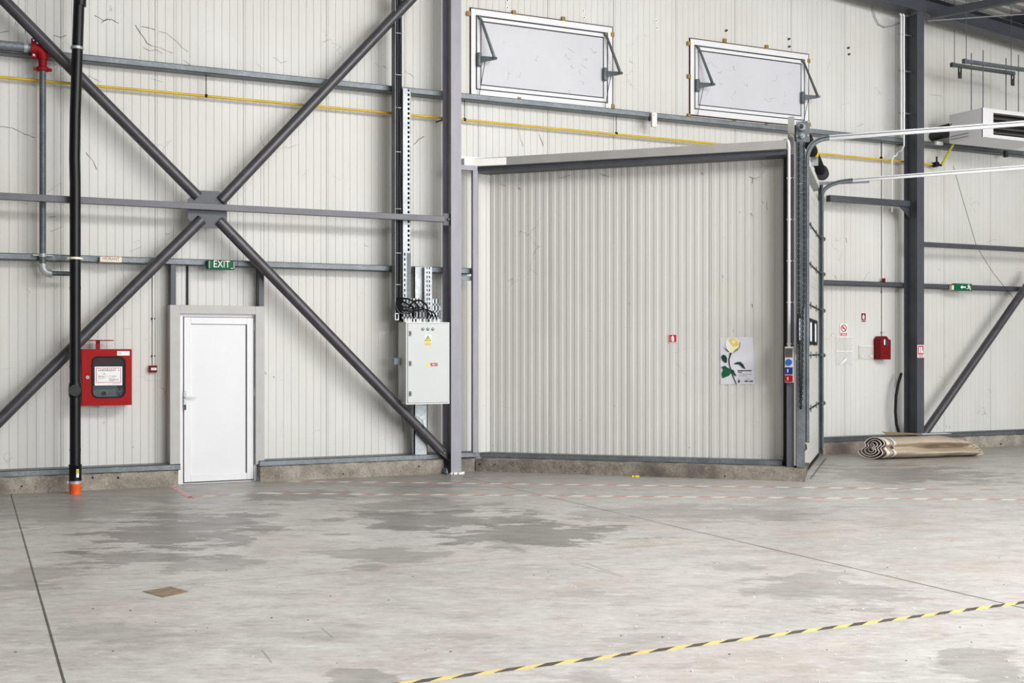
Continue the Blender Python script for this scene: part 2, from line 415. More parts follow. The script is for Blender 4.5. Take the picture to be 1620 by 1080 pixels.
ML = [[(150, 25), (165, 33), (176, 30), (188, 37)], [(160, 36), (170, 30), (175, 33)], [(214, 40), (222, 52), (233, 68), (240, 73)], [(224, 42), (245, 47)],
      [(250, 50), (262, 52), (280, 65), (286, 73), (297, 82)], [(226, 75), (235, 80), (248, 79), (257, 85)], [(85, 56), (95, 59), (105, 56)], [(0, 51), (14, 49)],
      [(0, 200), (20, 203), (40, 212), (55, 218)], [(655, 228), (664, 220), (671, 216)], [(852, 212), (858, 225), (860, 231)],
      [(136, 241), (145, 252), (150, 260), (153, 268)], [(605, 104), (612, 108)], [(263, 369), (264, 371)], [(267, 369), (268, 371)], [(1338, 376), (1340, 384)], [(1321, 436), (1323, 441)], [(1330, 436), (1331, 438)],
      [(1496, 672), (1498, 676)], [(1502, 674), (1503, 678)], [(1485, 425), (1486, 428)], [(164, 667), (165, 669)], [(210, 706), (211, 708)], [(419, 588), (421, 592)], [(432, 595), (434, 597)]]
ML2 = [[(238, 72), (255, 76), (273, 84)], [(405, 100), (415, 108)], [(432, 90), (445, 99), (454, 97)], [(75, 304), (85, 297), (97, 289)], [(76, 344), (88, 342)], [(175, 8), (177, 18)], [(820, 205), (822, 215), (828, 232)],
       [(25, 35), (27, 40)], [(592, 99), (601, 106)], [(140, 120), (160, 130)], [(176, 13), (172, 20)], [(640, 112), (655, 122)], [(290, 95), (305, 105)], [(1310, 110), (1313, 96)], [(1470, 150), (1490, 152)], [(1575, 378), (1560, 384)], [(1356, 200), (1366, 196)],
       [(225, 390), (205, 398)], [(210, 385), (222, 380)], [(100, 358), (80, 366)], [(575, 386), (583, 390)], [(240, 124), (258, 130)]]
marks(wb, MAIN, ML, PY-.0055); marks(wb, MAIN, ML2, PY-.0055, .007, 2)
o = struct(wb.build('wall_back', ['panel', 'mark', 'mark_lt'])); o['label'] = 'off white micro ribbed metal panel wall at the back of the hall'

wa = MB(AN)
ribbed(wa, .02, 4.15, .20, 4.22, .42, .1115, .937, 1.1095, .006, .0065)
MA = [[(745, 294), (752, 291), (757, 288)], [(757, 290), (763, 293), (776, 288)], [(792, 291), (800, 294)], [(1185, 279), (1195, 283), (1202, 280)], [(1192, 282), (1190, 290)], [(1143, 435), (1144, 440)], [(1189, 480), (1191, 486)],
      [(1160, 522), (1161, 525)], [(820, 295), (823, 300)], [(1170, 334), (1171, 337)], [(1188, 337), (1190, 342)], [(950, 275), (963, 280)], [(995, 478), (997, 482)], [(887, 281), (903, 277)], [(762, 560), (764, 566)], [(1090, 706), (1091, 709)], [(1213, 320), (1214, 332)], [(1205, 318), (1208, 322)],
      [(779, 704), (780, 706)], [(971, 641), (973, 643)], [(1197, 667), (1198, 669)], [(1110, 273), (1112, 276)]]
marks(wa, AN, MA, .412, .006)
o = struct(wa.build('wall_angled', ['panel_dock', 'mark', 'mark_lt'])); o['label'] = 'ribbed metal panel wall of the slanting loading dock enclosure'

def plinth(name, fr, x0, x1, y0, y1, z1, mat, label):
    b = MB(fr); n = max(2, int((x1-x0)/.06)); random.seed(len(name))
    rows = [(y0, 0), (y0, z1*.33), (y0, z1*.7), (y0, z1-.012), (y0+.015, z1), (y1, z1)]
    v = []
    for i in range(n+1):
        x = x0+(x1-x0)*i/n
        for j, (yy, zz) in enumerate(rows):
            dy = random.uniform(-.006, .006) if j < 5 else 0; dz = random.uniform(-.005, .005) if 0 < j < 5 else 0
            v.append((x, yy+dy, zz+dz))
    m = len(rows); f = [(i*m+j, (i+1)*m+j, (i+1)*m+j+1, i*m+j+1) for i in range(n) for j in range(m-1)]
    f += [tuple(range(m)), tuple(n*m+j for j in range(m-1, -1, -1))]
    b.add(v, f)
    for k in range(int((x1-x0)*1.1)):   # air holes left by the formwork
        x = random.uniform(x0+.05, x1-.05); z = random.uniform(.04, z1*.8); r = random.uniform(.007, .016)
        b.cyl((x, y0-.008, z), (x, y0+.01, z), r, 9, 1)
    o = struct(b.build(name, [mat, 'dark'])); o['label'] = label; return o
plinth('baseboard_left', MAIN, -6, 2.76, 15.06, 15.5, .19, 'plinth', 'rough concrete plinth left of the white door')
plinth('baseboard_middle', MAIN, W(412, 760, 15.06)[0], 6.285, 15.06, 15.5, .19, 'plinth', 'rough concrete plinth right of the white door')
plinth('baseboard_corner', MAIN, 6.49, 6.83, 15.16, 15.5, .18, 'plinth', 'short concrete plinth between steel column and dock wall')
plinth('baseboard_right', MAIN, 12.85, 32, 15.08, 15.5, .19, 'plinth', 'rough concrete plinth at the far right')
plinth('baseboard_angled', AN, 0, 4.43, 0, .8, .172, 'plinth_dk', 'dark weathered concrete plinth under the angled dock wall')

def crail(b, x0, x1, y0, y1, z0, z1, t=.006, m=0):
    """C section lying flat: web level, lips at the room side"""
    b.box(x0, x1, y0, y1, z1-t, z1, m); b.box(x0, x1, y0, y0+t, z0, z1, m); b.box(x0, x1, y0, y1, z0, z0+t, m)
def trim(i, b, mats, label, **k):
    o = struct(b.build('trim_%d' % i, mats, **k)); o['label'] = label; return o
for i, (x0, x1, ya) in enumerate(((-6, 2.80, 15.12), (W(411, 735, 15.12)[0], 6.50, 15.12), (6.49, 6.85, 15.14), (12.86, 32, 15.14))):
    b = MB(); crail(b, x0, x1, ya, 15.405, .19, .262)
    trim(i+1, b, 'galv' if i < 3 else 'galv_dk', ('galvanised bottom rail left of the white door', 'galvanised bottom rail right of the white door', 'galvanised bottom rail beside the steel column', 'grey bottom rail at the far right')[i])
b = MB(AN); crail(b, -.02, 4.13, .22, .43, .175, .238); trim(5, b, 'galv', 'galvanised bottom rail under the angled dock wall')

b = MB(); b.box(-9.3, -9, -22, 15.9, 0, 9.6); o = struct(b.build('wall_left', 'unseen_wall')); o['label'] = 'plain grey side wall of the hall'
b = MB(); b.box(-9, 31, -22.3, -22, 0, 9.6); o = struct(b.build('wall_front', 'unseen_wall')); o['label'] = 'plain grey wall behind the viewpoint'
# door surround flashings
YS = 15.16
xl, zt = W(269, 482, YS); xr = W(418.5, 483, YS)[0]; xi0 = W(285, 600, YS)[0]; xi1 = W(404.5, 600, YS)[0]; zi = W(345, 496.5, YS)[1]
b = MB(); b.box(xl, xi0, YS, 15.215, .205, zt); b.box(xi1, xr, YS, 15.215, .215, zt); b.box(xi0, xi1, YS, 15.215, zi, zt); b.box(xl, xl+.012, 15.215, 15.40, .265, zt); b.box(xr-.012, xr, 15.215, 15.40, .265, zt); b.box(xl+.012, xr-.012, 15.215, 15.40, zt-.012, zt)
trim(6, b, 'trimgrey', 'light grey sheet metal surround of the white door', bevel=.003)

# ------------------------------------------------------------------ steel columns
ZF = lambda x: 7.29-.09*(x-14.5)        # underside of the gable rafter
def column(x0, x1, label, plate=True):
    y0, y1 = 14.88, 15.18; zt = ZF(x0)-.03
    r = root('steel_column', ((x0+x1)/2, (y0+y1)/2, 0), label, 'column', 'steel columns of the back wall')
    b = MB(); b.box(x0, x1, y0, y0+.012, .01, zt); b.box(x0, x1, y1-.012, y1, .01, zt); xm = (x0+x1)/2; b.box(xm-.004, xm+.004, y0+.012, y1-.012, .01, zt)
    b.build('post', 'steel' if plate else 'steel_dk', r)
    b = MB(); b.box(x0-.07, x1+.03, y0-.03, y1, 0, .014); b.build('base_plate', 'brace', r)
    for px in (-.045,):
        for py in (.05, .14):
            b = MB(); b.cyl((x0+px, y0+py, .014), (x0+px, y0+py, .075), .011, 10); b.cyl((x0+px, y0+py, .014), (x0+px, y0+py, .042), .021, 6); b.build('anchor_bolt', 'galv', r)
    return r
cl = column(6.322, 6.470, 'lilac grey steel column standing right of the electrical cabinet')
b = MB(); random.seed(3)
for i in range(26):
    x = 6.30+random.random()*.20; y = 14.83+random.random()*.05; s = random.uniform(.008, .024); b.box(x-s, x+s, y-s*.6, y+s*.6, 0.001, s*1.2)
tag(b.build('mortar_rubble', 'signwhite'), 'crumbled white mortar around the foot of the lilac grey column', 'rubble', kind='stuff')
column(14.655, 14.806, 'dark grey steel column behind the rolled canvas', False)

# ------------------------------------------------------------------ girts and struts
def girt(px0, px1, zc, y0, label, mat='galv', h=.075, x0=None, x1=None, y1=15.385):
    b = MB(); crail(b, x0 if x0 is not None else W(px0, 300, y0)[0], x1 if x1 is not None else W(px1, 300, y0)[0], y0, y1, zc-h/2, zc+h/2)
    return tag(b.build('wall_girt', mat), label, 'beam', 'horizontal wall girts')
GY = 15.19
girt(0, 0, 5.175, GY, 'top galvanised girt running behind the cross bracing', x0=-6, x1=6.40)
girt(0, 0, 5.175, GY, 'top galvanised girt under the two white hatches', x0=6.41, x1=14.70)
girt(0, 0, 5.165, GY, 'top galvanised girt behind the white heater', 'galv_dk', x0=14.72, x1=32)
girt(0, 0, 2.765, GY, 'lower galvanised girt carrying the EXIT sign', x0=-6, x1=5.58)
girt(0, 0, 2.765, GY, 'lower galvanised girt behind the perforated trays beside the column', x0=5.60, x1=6.78)
girt(0, 0, 2.765, GY, 'lower grey girt between dock door and dark column', 'steel_dk', x0=12.95, x1=14.70)
girt(0, 0, 2.76, GY, 'lower grey girt carrying the small green arrow sign', 'steel_dk', x0=14.72, x1=32)
def strut(x0, x1, z, y0, y1, h, label, mat='steel_md'):
    r = root('tie_strut', ((x0+x1)/2, (y0+y1)/2, z-h/2), label, 'beam', 'painted tie struts')
    b = MB(); b.box(x0, x1, y0, y1, z-h/2, z+h/2); b.build('tube', mat, r, bevel=.004)
    return r
st = strut(-6, 6.24, 3.43, 14.90, 14.98, .078, 'grey square strut crossing in front of the cross bracing')
b = MB(); b.box(6.23, 6.395, 14.93, 14.945, 3.35, 3.51); b.cyl((6.30, 14.90, 3.43), (6.30, 14.96, 3.43), .016, 8); b.build('end_bracket', 'steel_dk', st)
strut(14.81, 32, 3.43, 14.92, 15.0, .078, 'dark grey strut right of the dark column', 'steel_dk')
st = strut(12.95, 14.64, 4.10, 15.02, 15.12, .10, 'dark grey strut beside the curved door track', 'steel_dk')
b = MB(); b.prism([(14.45, 4.05), (14.66, 4.05), (14.66, 3.88)], 15.06, 15.075); b.build('end_bracket', 'steel_dk', st)

# ------------------------------------------------------------------ cross bracing
BY = 15.03
def bp(x, y): p = W(x, y, BY); return Vector((p[0], BY, p[1]))
xb = root('cross_bracing', (W(323, 331, BY)[0], BY, W(323, 331, BY)[1]-.28), 'dark steel tube cross bracing with square gusset plate', 'brace')
gp = [W(x, y, BY) for x, y in ((312, 301), (346, 302.5), (359, 313), (359, 349), (352, 361), (316, 361), (297, 346), (297, 315))]
b = MB(); b.prism(gp, BY-.008, BY+.008); b.build('gusset_plate', 'steel_dk', xb)
RB = .068
for p, q, e in (((-12, -18), (313, 311), 0), ((349, 318), (662, -14), 1), ((319, 347), (-20, 684), 0), ((346, 349), (697, 712), 0)):
    a, c = bp(*p), bp(*q)
    t = MB(); t.tube([a, c], RB, 20)
    d = (c-a).normalized(); pend = c if p[0] < 0 or p == (346, 349) else a
    o = t.build('brace_tube', 'brace', xb)
# foot bracket of the lower right tube
a = bp(697, 712); b = MB(); d = (bp(697, 712)-bp(346, 349)).normalized(); up = Vector((d.z, 0, -d.x))
b.tube([a-d*.01, a+d*.05], .045, 12)
for s in (-.03, .03):
    b.hexa([a-d*.06+up*.05+Vector((0, s-.006, 0)), a+d*.17+up*.03+Vector((0, s-.006, 0)), a+d*.17-up*.05+Vector((0, s-.006, 0)), a-d*.06-up*.055+Vector((0, s-.006, 0)),
            a-d*.06+up*.05+Vector((0, s+.006, 0)), a+d*.17+up*.03+Vector((0, s+.006, 0)), a+d*.17-up*.05+Vector((0, s+.006, 0)), a-d*.06-up*.055+Vector((0, s+.006, 0))])
b.cyl(a+d*.05+Vector((0, -.06, 0)), a+d*.05+Vector((0, .06, 0)), .02, 8)
b.build('foot_bracket', 'brace', xb)
#, 505+i*0) for i in range(1)]+[bp(640, 655)+Vector((0, -.07, 0)), bp(642, 668)+Vector((0, -.075, 0)), bp(640, 675)+Vector((0, -.075, -.1))], .004, 6) if False else None
b = MB(); b.tube([bp(655, 660)+Vector((0, -.06, .02)), bp(664, 664)+Vector((0, -.075, 0)), bp(667, 672)+Vector((0, -.075, 0)), bp(666, 677)+Vector((0, -.075, 0))], .004, 6); b.build('loose_wire', 'rubber', xb); b = MB()
b.tube([bp(634, 655)+Vector((0, -.02, -.01)), bp(640, 668)+Vector((0, .05, -.02)), bp(641, 680)+Vector((0, .08, -.03))], .004, 6)
b.build('loose_wire', 'rubber', xb)
dr = root('diagonal_brace', (14.86, BY, .3), 'dark steel tube brace rising right from the dark column foot', 'brace')
b = MB(); a, c = bp(1459, 690), bp(1640, 430); b.tube([a, c], .068, 20); b.build('brace_tube', 'brace', dr)
b = MB(); b.box(14.80, 14.93, BY-.008, BY+.008, .28, .46); b.build('foot_bracket', 'steel_dk', dr)

# ------------------------------------------------------------------ black drain pipe
DY = 14.76
def dp(x, y): p = W(x, y, DY); return Vector((p[0], DY, p[1]))
x0 = dp(119, 781).x
r = root('drain_pipe', (x0, DY, 0), 'tall black plastic drain pipe with orange foot beside the red hydrant cabinet', 'pipe')
P0 = lambda z, dx=0: Vector((x0+dx, DY, z))
b = MB(); b.tube([P0(.27), P0(3.6), dp(118, 250), dp(119, 180), dp(122.5, 80), dp(127, -60)], .0615, 24); b.build('pipe', 'black', r)
b = MB(); b.tube([P0(.15), P0(.32), P0(.325), P0(.34)], .07, 24, 0, True, [.07, .07, .074, .074]); b.build('bottom_socket', 'black', r)
b = MB(); b.tube([P0(.0), P0(.085), P0(.09), P0(.12)], .066, 24, 0, True, [.064, .064, .068, .068]); b.build('orange_collar', 'orange', r)['label'] = 'bright orange collar at the floor'
b = MB(); b.cyl(P0(.118), P0(.152), .073, 24); b.box(x0-.09, x0-.065, DY-.01, DY+.01, .12, .15); b.build('steel_clamp', 'galv_lt', r)
z = dp(119, 617).z; b = MB(); b.tube([P0(z-.085), P0(z-.06), P0(z), P0(z+.06), P0(z+.085)], .07, 24, 0, True, [.066, .071, .074, .071, .066]); b.cyl((x0-.01, DY-.085, z), (x0-.01, DY, z), .066, 20)
b.build('inspection_cap', 'black', r)
for yy in (711, 580, 456): z = dp(119, yy).z; b = MB(); b.cyl(P0(z-.012), P0(z+.012), .064, 24); b.build('joint_ring', 'black', r)
z = dp(119, 408.5).z; b = MB(); b.cyl(P0(z-.013), P0(z+.013), .068, 24); b.box(x0-.085, x0+.085, DY-.012, DY+.3, z-.008, z+.008); b.build('clamp_band', 'cream', r)
p = dp(121.5, 76); b = MB(); b.cyl(p-Vector((0, 0, .016)), p+Vector((0, 0, .016)), .068, 24); b.box(p.x-.085, p.x+.085, DY-.01, DY+.01, p.z-.008, p.z+.008); b.build('clamp_band', 'galv_lt', r)
p = dp(126, 4); b = MB(); b.tube([p-Vector((-.002, 0, .04)), p+Vector((.004, 0, .25))], .071, 24); b.build('top_socket', 'black', r)
b = MB(); b.box(x0+.004, x0+.034, DY-.0735, DY-.069, .195, .29, 0); b.box(x0+.004, x0+.034, DY-.0745, DY-.0735, .24, .285, 1); b.build('sticker', ['signwhite', 'hose'], r)

# ------------------------------------------------------------------ hydrant water pipe
HYY = 15.10
def hp(x, y): p = W(x, y, HYY); return Vector((p[0], HYY, p[1]))
vx = hp(67.5, 300).x; zt = hp(64, 78).z; zb = hp(68, 425).z
r = root('water_pipe', (vx, HYY, zb-.06), 'galvanised water pipe with red cast elbow at upper left', 'pipe')
b = MB(); b.cyl((vx, HYY, zb), (vx, HYY, zt-.06), .037, 16); b.build('riser_pipe', 'galv_dk', r)
b = MB(); b.cyl((-6, HYY, zt+.005), (vx-.08, HYY, zt+.005), .052, 18); b.build('feed_pipe', 'galv', r)
b = MB(); b.cyl((vx-.205, HYY, zt+.005), (vx-.165, HYY, zt+.005), .058, 18); b.cyl((vx-.19, HYY, zt), (vx-.19, HYY, zt+1.4), .005, 6); b.build('pipe_hanger', 'galv_lt', r)
el = MB(); el.tube(arc((vx-.10, HYY, zt), (vx, HYY, zt), (vx, HYY, zt-.10), 8), .066, 18)
el.cyl((vx-.125, HYY, zt), (vx-.075, HYY, zt), .082, 18); el.cyl((vx, HYY, zt-.12), (vx, HYY, zt-.08), .062, 18)
el.tube([(vx, HYY, zt-.10), (vx, HYY, zt-.2), (vx, HYY, zt-.215), (vx, HYY, zt-.25)], .05, 16, 0, True, [.05, .046, .07, .07])
for dz in (-.085, .09):
    el.box(vx-.125, vx-.07, HYY-.03, HYY+.03, zt+dz-.025, zt+dz+.025)
for dx in (-.08, .08): el.box(vx+dx-.02, vx+dx+.02, HYY-.02, HYY+.02, zt-.25, zt-.215)
ob = el.build('cast_elbow', 'redcast', r); ob['label'] = 'red cast elbow with lugs'
for dz in (-.085, .09):
    b = MB(); b.cyl((vx-.10, HYY-.05, zt+dz), (vx-.10, HYY-.02, zt+dz), .014, 8); b.build('bolt', 'galv_lt', r)
b = MB(); b.tube(arc((vx, HYY, zb+.05), (vx, HYY, zb-.05), (vx+.09, HYY, zb-.05), 8), .046, 16); b.cyl((vx+.07, HYY, zb-.05), (vx+.1, HYY, zb-.05), .05, 14); b.cyl((vx, HYY, zb+.03), (vx, HYY, zb+.06), .05, 14); b.build('bottom_elbow', 'galv_lt', r)
b = MB(); b.cyl((vx+.09, HYY, zb-.05), (vx+.42, HYY, zb-.05), .028, 14); b.build('branch_pipe', 'galv_dk', r)
b = MB(); b.cyl((vx, HYY, 2.76), (vx, HYY, 2.80), .042, 14); b.box(vx-.11, vx+.11, HYY-.01, HYY+.09, 2.775, 2.787); b.build('pipe_clamp', 'galv_lt', r)

# ------------------------------------------------------------------ yellow gas pipe
YY = 15.28
zg = W(326, 151.5, YY)[1]
r = root('gas_pipe', (6.5, YY, zg-.02), 'long thin yellow gas pipe running along the back wall', 'pipe')
xe = W(1478, 259, YY)[0]
b = MB(); b.tube([(-6, YY, zg), (6.6, YY, zg-.005), (xe, YY, zg-.03)], .0165, 12); b.build('pipe', 'yellow', r)
for px, py in ((326, 151), (975, 209), (1394, 253), (735, 187)):
    x = W(px, py, YY)[0]; b = MB(); b.cyl((x-.014, YY, zg), (x+.014, YY, zg), .023, 10); b.cyl((x, YY, zg), (x, YY, 5.14), .006, 6); b.build('pipe_hanger', 'rubber', r)
x = W(696, 184, YY)[0]; b = MB(); b.bar((x+.08, YY, zg-.01), (x-.07, YY-.02, zg-.08), .02, .02); b.build('clamp_bracket', 'steel_dk', r)
b = MB(); b.cyl((xe-.05, YY, zg-.03), (xe+.07, YY, zg-.03), .032, 12); b.cyl((xe+.01, YY-.07, zg-.03), (xe+.01, YY+.03, zg-.03), .045, 14); b.box(xe-.01, xe+.015, YY-.06, YY-.045, zg, zg+.1); b.build('shutoff_valve', 'rubber', r)['label'] = 'black shut-off valve'
hx, hz = W(1497, 220, YY-.1)
pts = [(xe+.07, YY, zg-.03), (xe+.16, YY-.01, zg-.03)]+[(xe+.16+.03*t, YY-.02-.3*t, zg-.01+.4*t) for t in (.15, .4, .7, 1)]
b = MB(); b.tube(pts[:2], .02, 10); b.build('hose_coupling', 'rubber', r)
b = MB(); b.tube([Vector(pts[1])]+[Vector(p) for p in pts[2:]], .02, 12); b.build('flexible_hose', 'hose', r)['label'] = 'flexible yellow hose rising to the heater'

# ------------------------------------------------------------------ emergency signs on the girt
def lampsign(name, px0, px1, py0, py1, y0, y1, mat, label, cat):
    x0, zt = W(px0, py0, y0); x1, zb = W(px1, py1, y0)
    r = root(name, ((x0+x1)/2, (y0+y1)/2, zb), label, cat)
    b = MB(); b.box(x0, x1, y0, y1, zb, zt); b.build('body', mat, r, bevel=.008)
    return r, x0, x1, zb, zt
r, x0, x1, zb, zt = lampsign('hydrant_sign', 158, 193, 405.2, 415.2, 15.10, 15.18, 'cream', 'cream sign box lettered HIDRANT in red on the lower girt', 'sign')
w = x1-x0; text('lettering', 'HIDRANT', 'sign_redtxt', MAIN, x0+w*.13, x0+w*.88, zb+.022, zb+.06, 15.0985, r)
r, x0, x1, zb, zt = lampsign('exit_sign', 328.5, 372, 411, 426.5, 15.08, 15.18, 'green', 'green emergency light sign lettered EXIT above the white door', 'sign')
w = x1-x0; text('lettering', 'EXIT', 'signwhite', MAIN, x0+w*.22, x0+w*.81, zb+.024, zb+.109, 15.0785, r)
b = MB(); b.box(x0+.012, x0+.028, 15.072, 15.0785, zb+.01, zt-.01); b.build('end_clip', 'inkgrey', r); b = MB(); b.box(x1-.022, x1-.008, 15.072, 15.0785, zb+.01, zt-.01); b.build('end_clip', 'inkgrey', r)
b = MB(); b.box(x0+w*.84, x0+w*.92, 15.077, 15.0785, zb+.012, zb+.02); b.build('indicator', 'signwhite', r)
b = MB(); b.tube([(x1, 15.12, zb+.03), (x1+.03, 15.12, zb+.05), (x1+.045, 15.13, zb+.11)], .005, 6); b.build('wire', 'reddk', r)
r, x0, x1, zb, zt = lampsign('arrow_sign', 1511, 1538, 448, 460, 15.10, 15.18, 'green', 'small green sign with white arrow and running man at far right', 'sign')
w = x1-x0; h = zt-zb; q = lambda a, c: (x0+w*a, zb+h*c); b = MB()
b.flat([q(.30, .5), q(.42, .78), q(.42, .6), q(.62, .6), q(.62, .4), q(.42, .4), q(.42, .22)], 15.098)
b.flat([(x0+w*.80+h*.12*math.cos(a), zb+h*.82+h*.1*math.sin(a)) for a in [i*math.pi/6 for i in range(12)]], 15.098)
b.flat([q(.70, .70), q(.82, .72), q(.85, .45), q(.78, .42), q(.74, .58)], 15.098); b.flat([q(.78, .48), q(.85, .48), q(.92, .28), q(.9, .12), q(.86, .14), q(.86, .28)], 15.098)
b.flat([q(.78, .46), q(.83, .40), q(.74, .24), q(.66, .24), q(.66, .32), q(.72, .33)], 15.098); b.flat([q(.82, .70), q(.93, .58), q(.91, .52), q(.81, .62)], 15.098); b.build('pictogram', 'signwhite', r)
b = MB(); b.box(x0-.05, x0-.005, 15.12, 15.18, zb+.01, zb+.09); b.build('junction_box', 'cream', r)

# ------------------------------------------------------------------ red hydrant cabinet
CYF, CYB = 15.10, 15.385
x0, zt = W(129.5, 552, CYF); x1, zb = W(208.5, 640.5, CYF); w = x1-x0; h = zt-zb
r = root('hydrant_cabinet', ((x0+x1)/2, (CYF+CYB)/2, zb), 'red metal fire hydrant cabinet with rounded glass window beside the black drain pipe', 'cabinet')
b = MB(); t = .012
b.box(x0, x0+t, CYF+.03, CYB, zb, zt); b.box(x1-t, x1, CYF+.03, CYB, zb, zt); b.box(x0+t, x1-t, CYF+.03, CYB, zb, zb+t); b.box(x0+t, x1-t, CYF+.03, CYB, zt-t, zt); b.box(x0+t, x1-t, CYB-t, CYB, zb+t, zt-t)
b.build('body', 'red', r)
zpx = lambda px, py: W(120+px/10.8, 530+py/10.8, CYF)
wx0, wz1 = zpx(268, 362); wx1 = zpx(850, 362)[0]; wz0 = W(170, 629.5, CYF)[1]
outer = rrect(x0, x1, zb, zt, .006, 5); inner = rrect(wx0, wx1, wz0, wz1, .075, 5); inner2 = rrect(wx0+.015, wx1-.015, wz0+.015, wz1-.015, .062, 5)
def frame_mesh(b, o, i, y0, y1, m=0):
    n = len(o); v = [(x, y0, z) for x, z in o]+[(x, y0, z) for x, z in i]+[(x, y1, z) for x, z in o]+[(x, y1, z) for x, z in i]
    f = []
    for k in range(n):
        l = (k+1) % n
        f += [(k, l, l+n, k+n), (k+2*n, k+3*n, l+3*n, l+2*n), (k, k+2*n, l+2*n, l), (k+n, l+n, l+3*n, k+3*n)]
    b.add(v, f, m)
b = MB(); frame_mesh(b, outer, inner, CYF, CYF+.028); door = b.build('door', 'red', r, bevel=.002)
b = MB(); frame_mesh(b, inner, inner2, CYF-.006, CYF+.012); b.build('window_gasket', 'rubber', door)
b = MB(); b.prism(inner2, CYF+.004, CYF+.008); b.build('window_pane', 'glass', door)
p = zpx(200, 720); b = MB(); b.cyl((p[0], CYF-.012, p[1]), (p[0], CYF, p[1]), .02, 14); b.cyl((p[0], CYF-.014, p[1]), (p[0], CYF-.01, p[1]), .008, 8, 1); b.build('lock', ['galv_lt', 'ink'], door)
s0, s1 = zpx(705, 272), zpx(918, 347); b = MB(); b.flat([s0, (s1[0], s0[1]), s1, (s0[0], s1[1])], CYF-.0015)
q = zpx(722, 290), zpx(778, 325); b.flat([q[0], (q[1][0], q[0][1]), q[1], (q[0][0], q[1][1])], CYF-.003, 1); b.build('sticker', ['signwhite', 'cab'], door)
s0, s1 = zpx(322, 538), zpx(792, 855); sx, sw, sz, sh = s0[0], s1[0]-s0[0], s1[1], s0[1]-s1[1]
nb = MB(); nb.box(s0[0], s1[0], CYF-.002, CYF+.003, s1[1], s0[1], 0); nb.ring(sx+sw*.05, sx+sw*.95, sz+sh*.15, sz+sh*.93, .0055, CYF-.0035, CYF-.0022, 1)
for a in (.13, .85): nb.flat(circle(sx+sw*(a+.02), sz+sh*.8, .006, 8), CYF-.0035, 2)
for a, c, zz in ((.12, .36, .36), (.52, .74, .36), (.52, .88, .31), (.52, .86, .27), (.52, .72, .23), (.64, .95, .075)): nb.box(sx+sw*a, sx+sw*c, CYF-.0035, CYF-.0025, sz+sh*zz, sz+sh*(zz+.022), 3)
for a in (.40, .53): nb.ring(sx+sw*a, sx+sw*(a+.05), sz+sh*.43, sz+sh*.53, .002, CYF-.0035, CYF-.0025, 3)
ns = nb.build('notice_sheet', ['signwhite', 'sign_red', 'ink', 'inkgrey'], door)
T = lambda name, body, a0, a1, c0, c1: text(name, body, 'ink', MAIN, sx+sw*a0, sx+sw*a1, sz+sh*c0, sz+sh*c1, CYF-.0035, ns)
T('lettering', 'HIDRANT', .20, .78, .75, .87); T('lettering', 'Nr.', .31, .40, .58, .66); T('lettering', 'Ajutaj', .12, .35, .42, .53); T('lettering', 'mm', .62, .78, .45, .51)
# hose reel inside
hx, hz = W(165, 622, 15.2); b = MB()
for k in range(7): b.tube([(hx+(.03+.022*k)*math.cos(a*math.pi/12), 15.2+.004*(k % 2), hz+(.03+.022*k)*.8*math.sin(a*math.pi/12)) for a in range(25)], .012, 8, caps=False)
b.cyl((hx, 15.22, hz), (hx, 15.26, hz), .17, 24); b.build('hose_coil', 'teal', r)
b = MB(); b.tube([(hx+.18, 15.18, hz-.02), (hx+.20, 15.18, hz+.07)], .022, 12); b.cyl((hx+.15, 15.17, hz+.02), (hx+.24, 15.17, hz+.02), .016, 10); b.build('hose_nozzle', 'galv_lt', r)
b = MB(); b.cyl((hx-.005, 15.17, hz), (hx-.005, 15.22, hz), .025, 10); b.build('reel_hub', 'ink', r)
a0, a1 = W(143, 537.5, 15.12), W(178.5, 539, 15.12); b = MB(); xs = W(155, 540, 15.12)[0]
b.box(a0[0], a1[0], 15.02, 15.3, a1[1], a0[1]); b.box(xs-.021, xs+.021, 15.1, 15.16, zt, a1[1]); b.build('top_bracket', 'redcast', r)

# ------------------------------------------------------------------ alarm call point, conduit
x0, zt = W(236.5, 578, 15.34); x1, zb = W(248.5, 589, 15.34)
r = root('alarm_call_point', ((x0+x1)/2, 15.37, zb), 'small red fire alarm button on the wall left of the white door', 'alarm button')
b = MB(); b.box(x0, x1, 15.335, 15.395, zb, zt); b.build('housing', 'reddk', r, bevel=.004)
b = MB(); w = x1-x0; b.box(x0+w*.2, x1-w*.08, 15.332, 15.336, zb+(zt-zb)*.34, zb+(zt-zb)*.68); b.box(x0+w*.36, x1-w*.25, 15.331, 15.333, zb+(zt-zb)*.47, zb+(zt-zb)*.55, 1); b.build('label_plate', ['signwhite', 'inkgrey'], r)
cx = W(242.6, 500, 15.38)[0]
r = root('conduit_pipe', (cx, 15.38, zt), 'white conduit dropping from the lower girt to the small red alarm button', 'conduit')
b = MB(); b.cyl((cx, 15.378, zt), (cx, 15.378, 2.735), .0125, 10); b.build('pipe', 'whiteplastic', r)
for yy in (504, 563): z = W(242.6, yy, 15.38)[1]; b = MB(); b.box(cx-.022, cx+.022, 15.37, 15.395, z-.01, z+.01); b.build('saddle_clip', 'rubber', r)

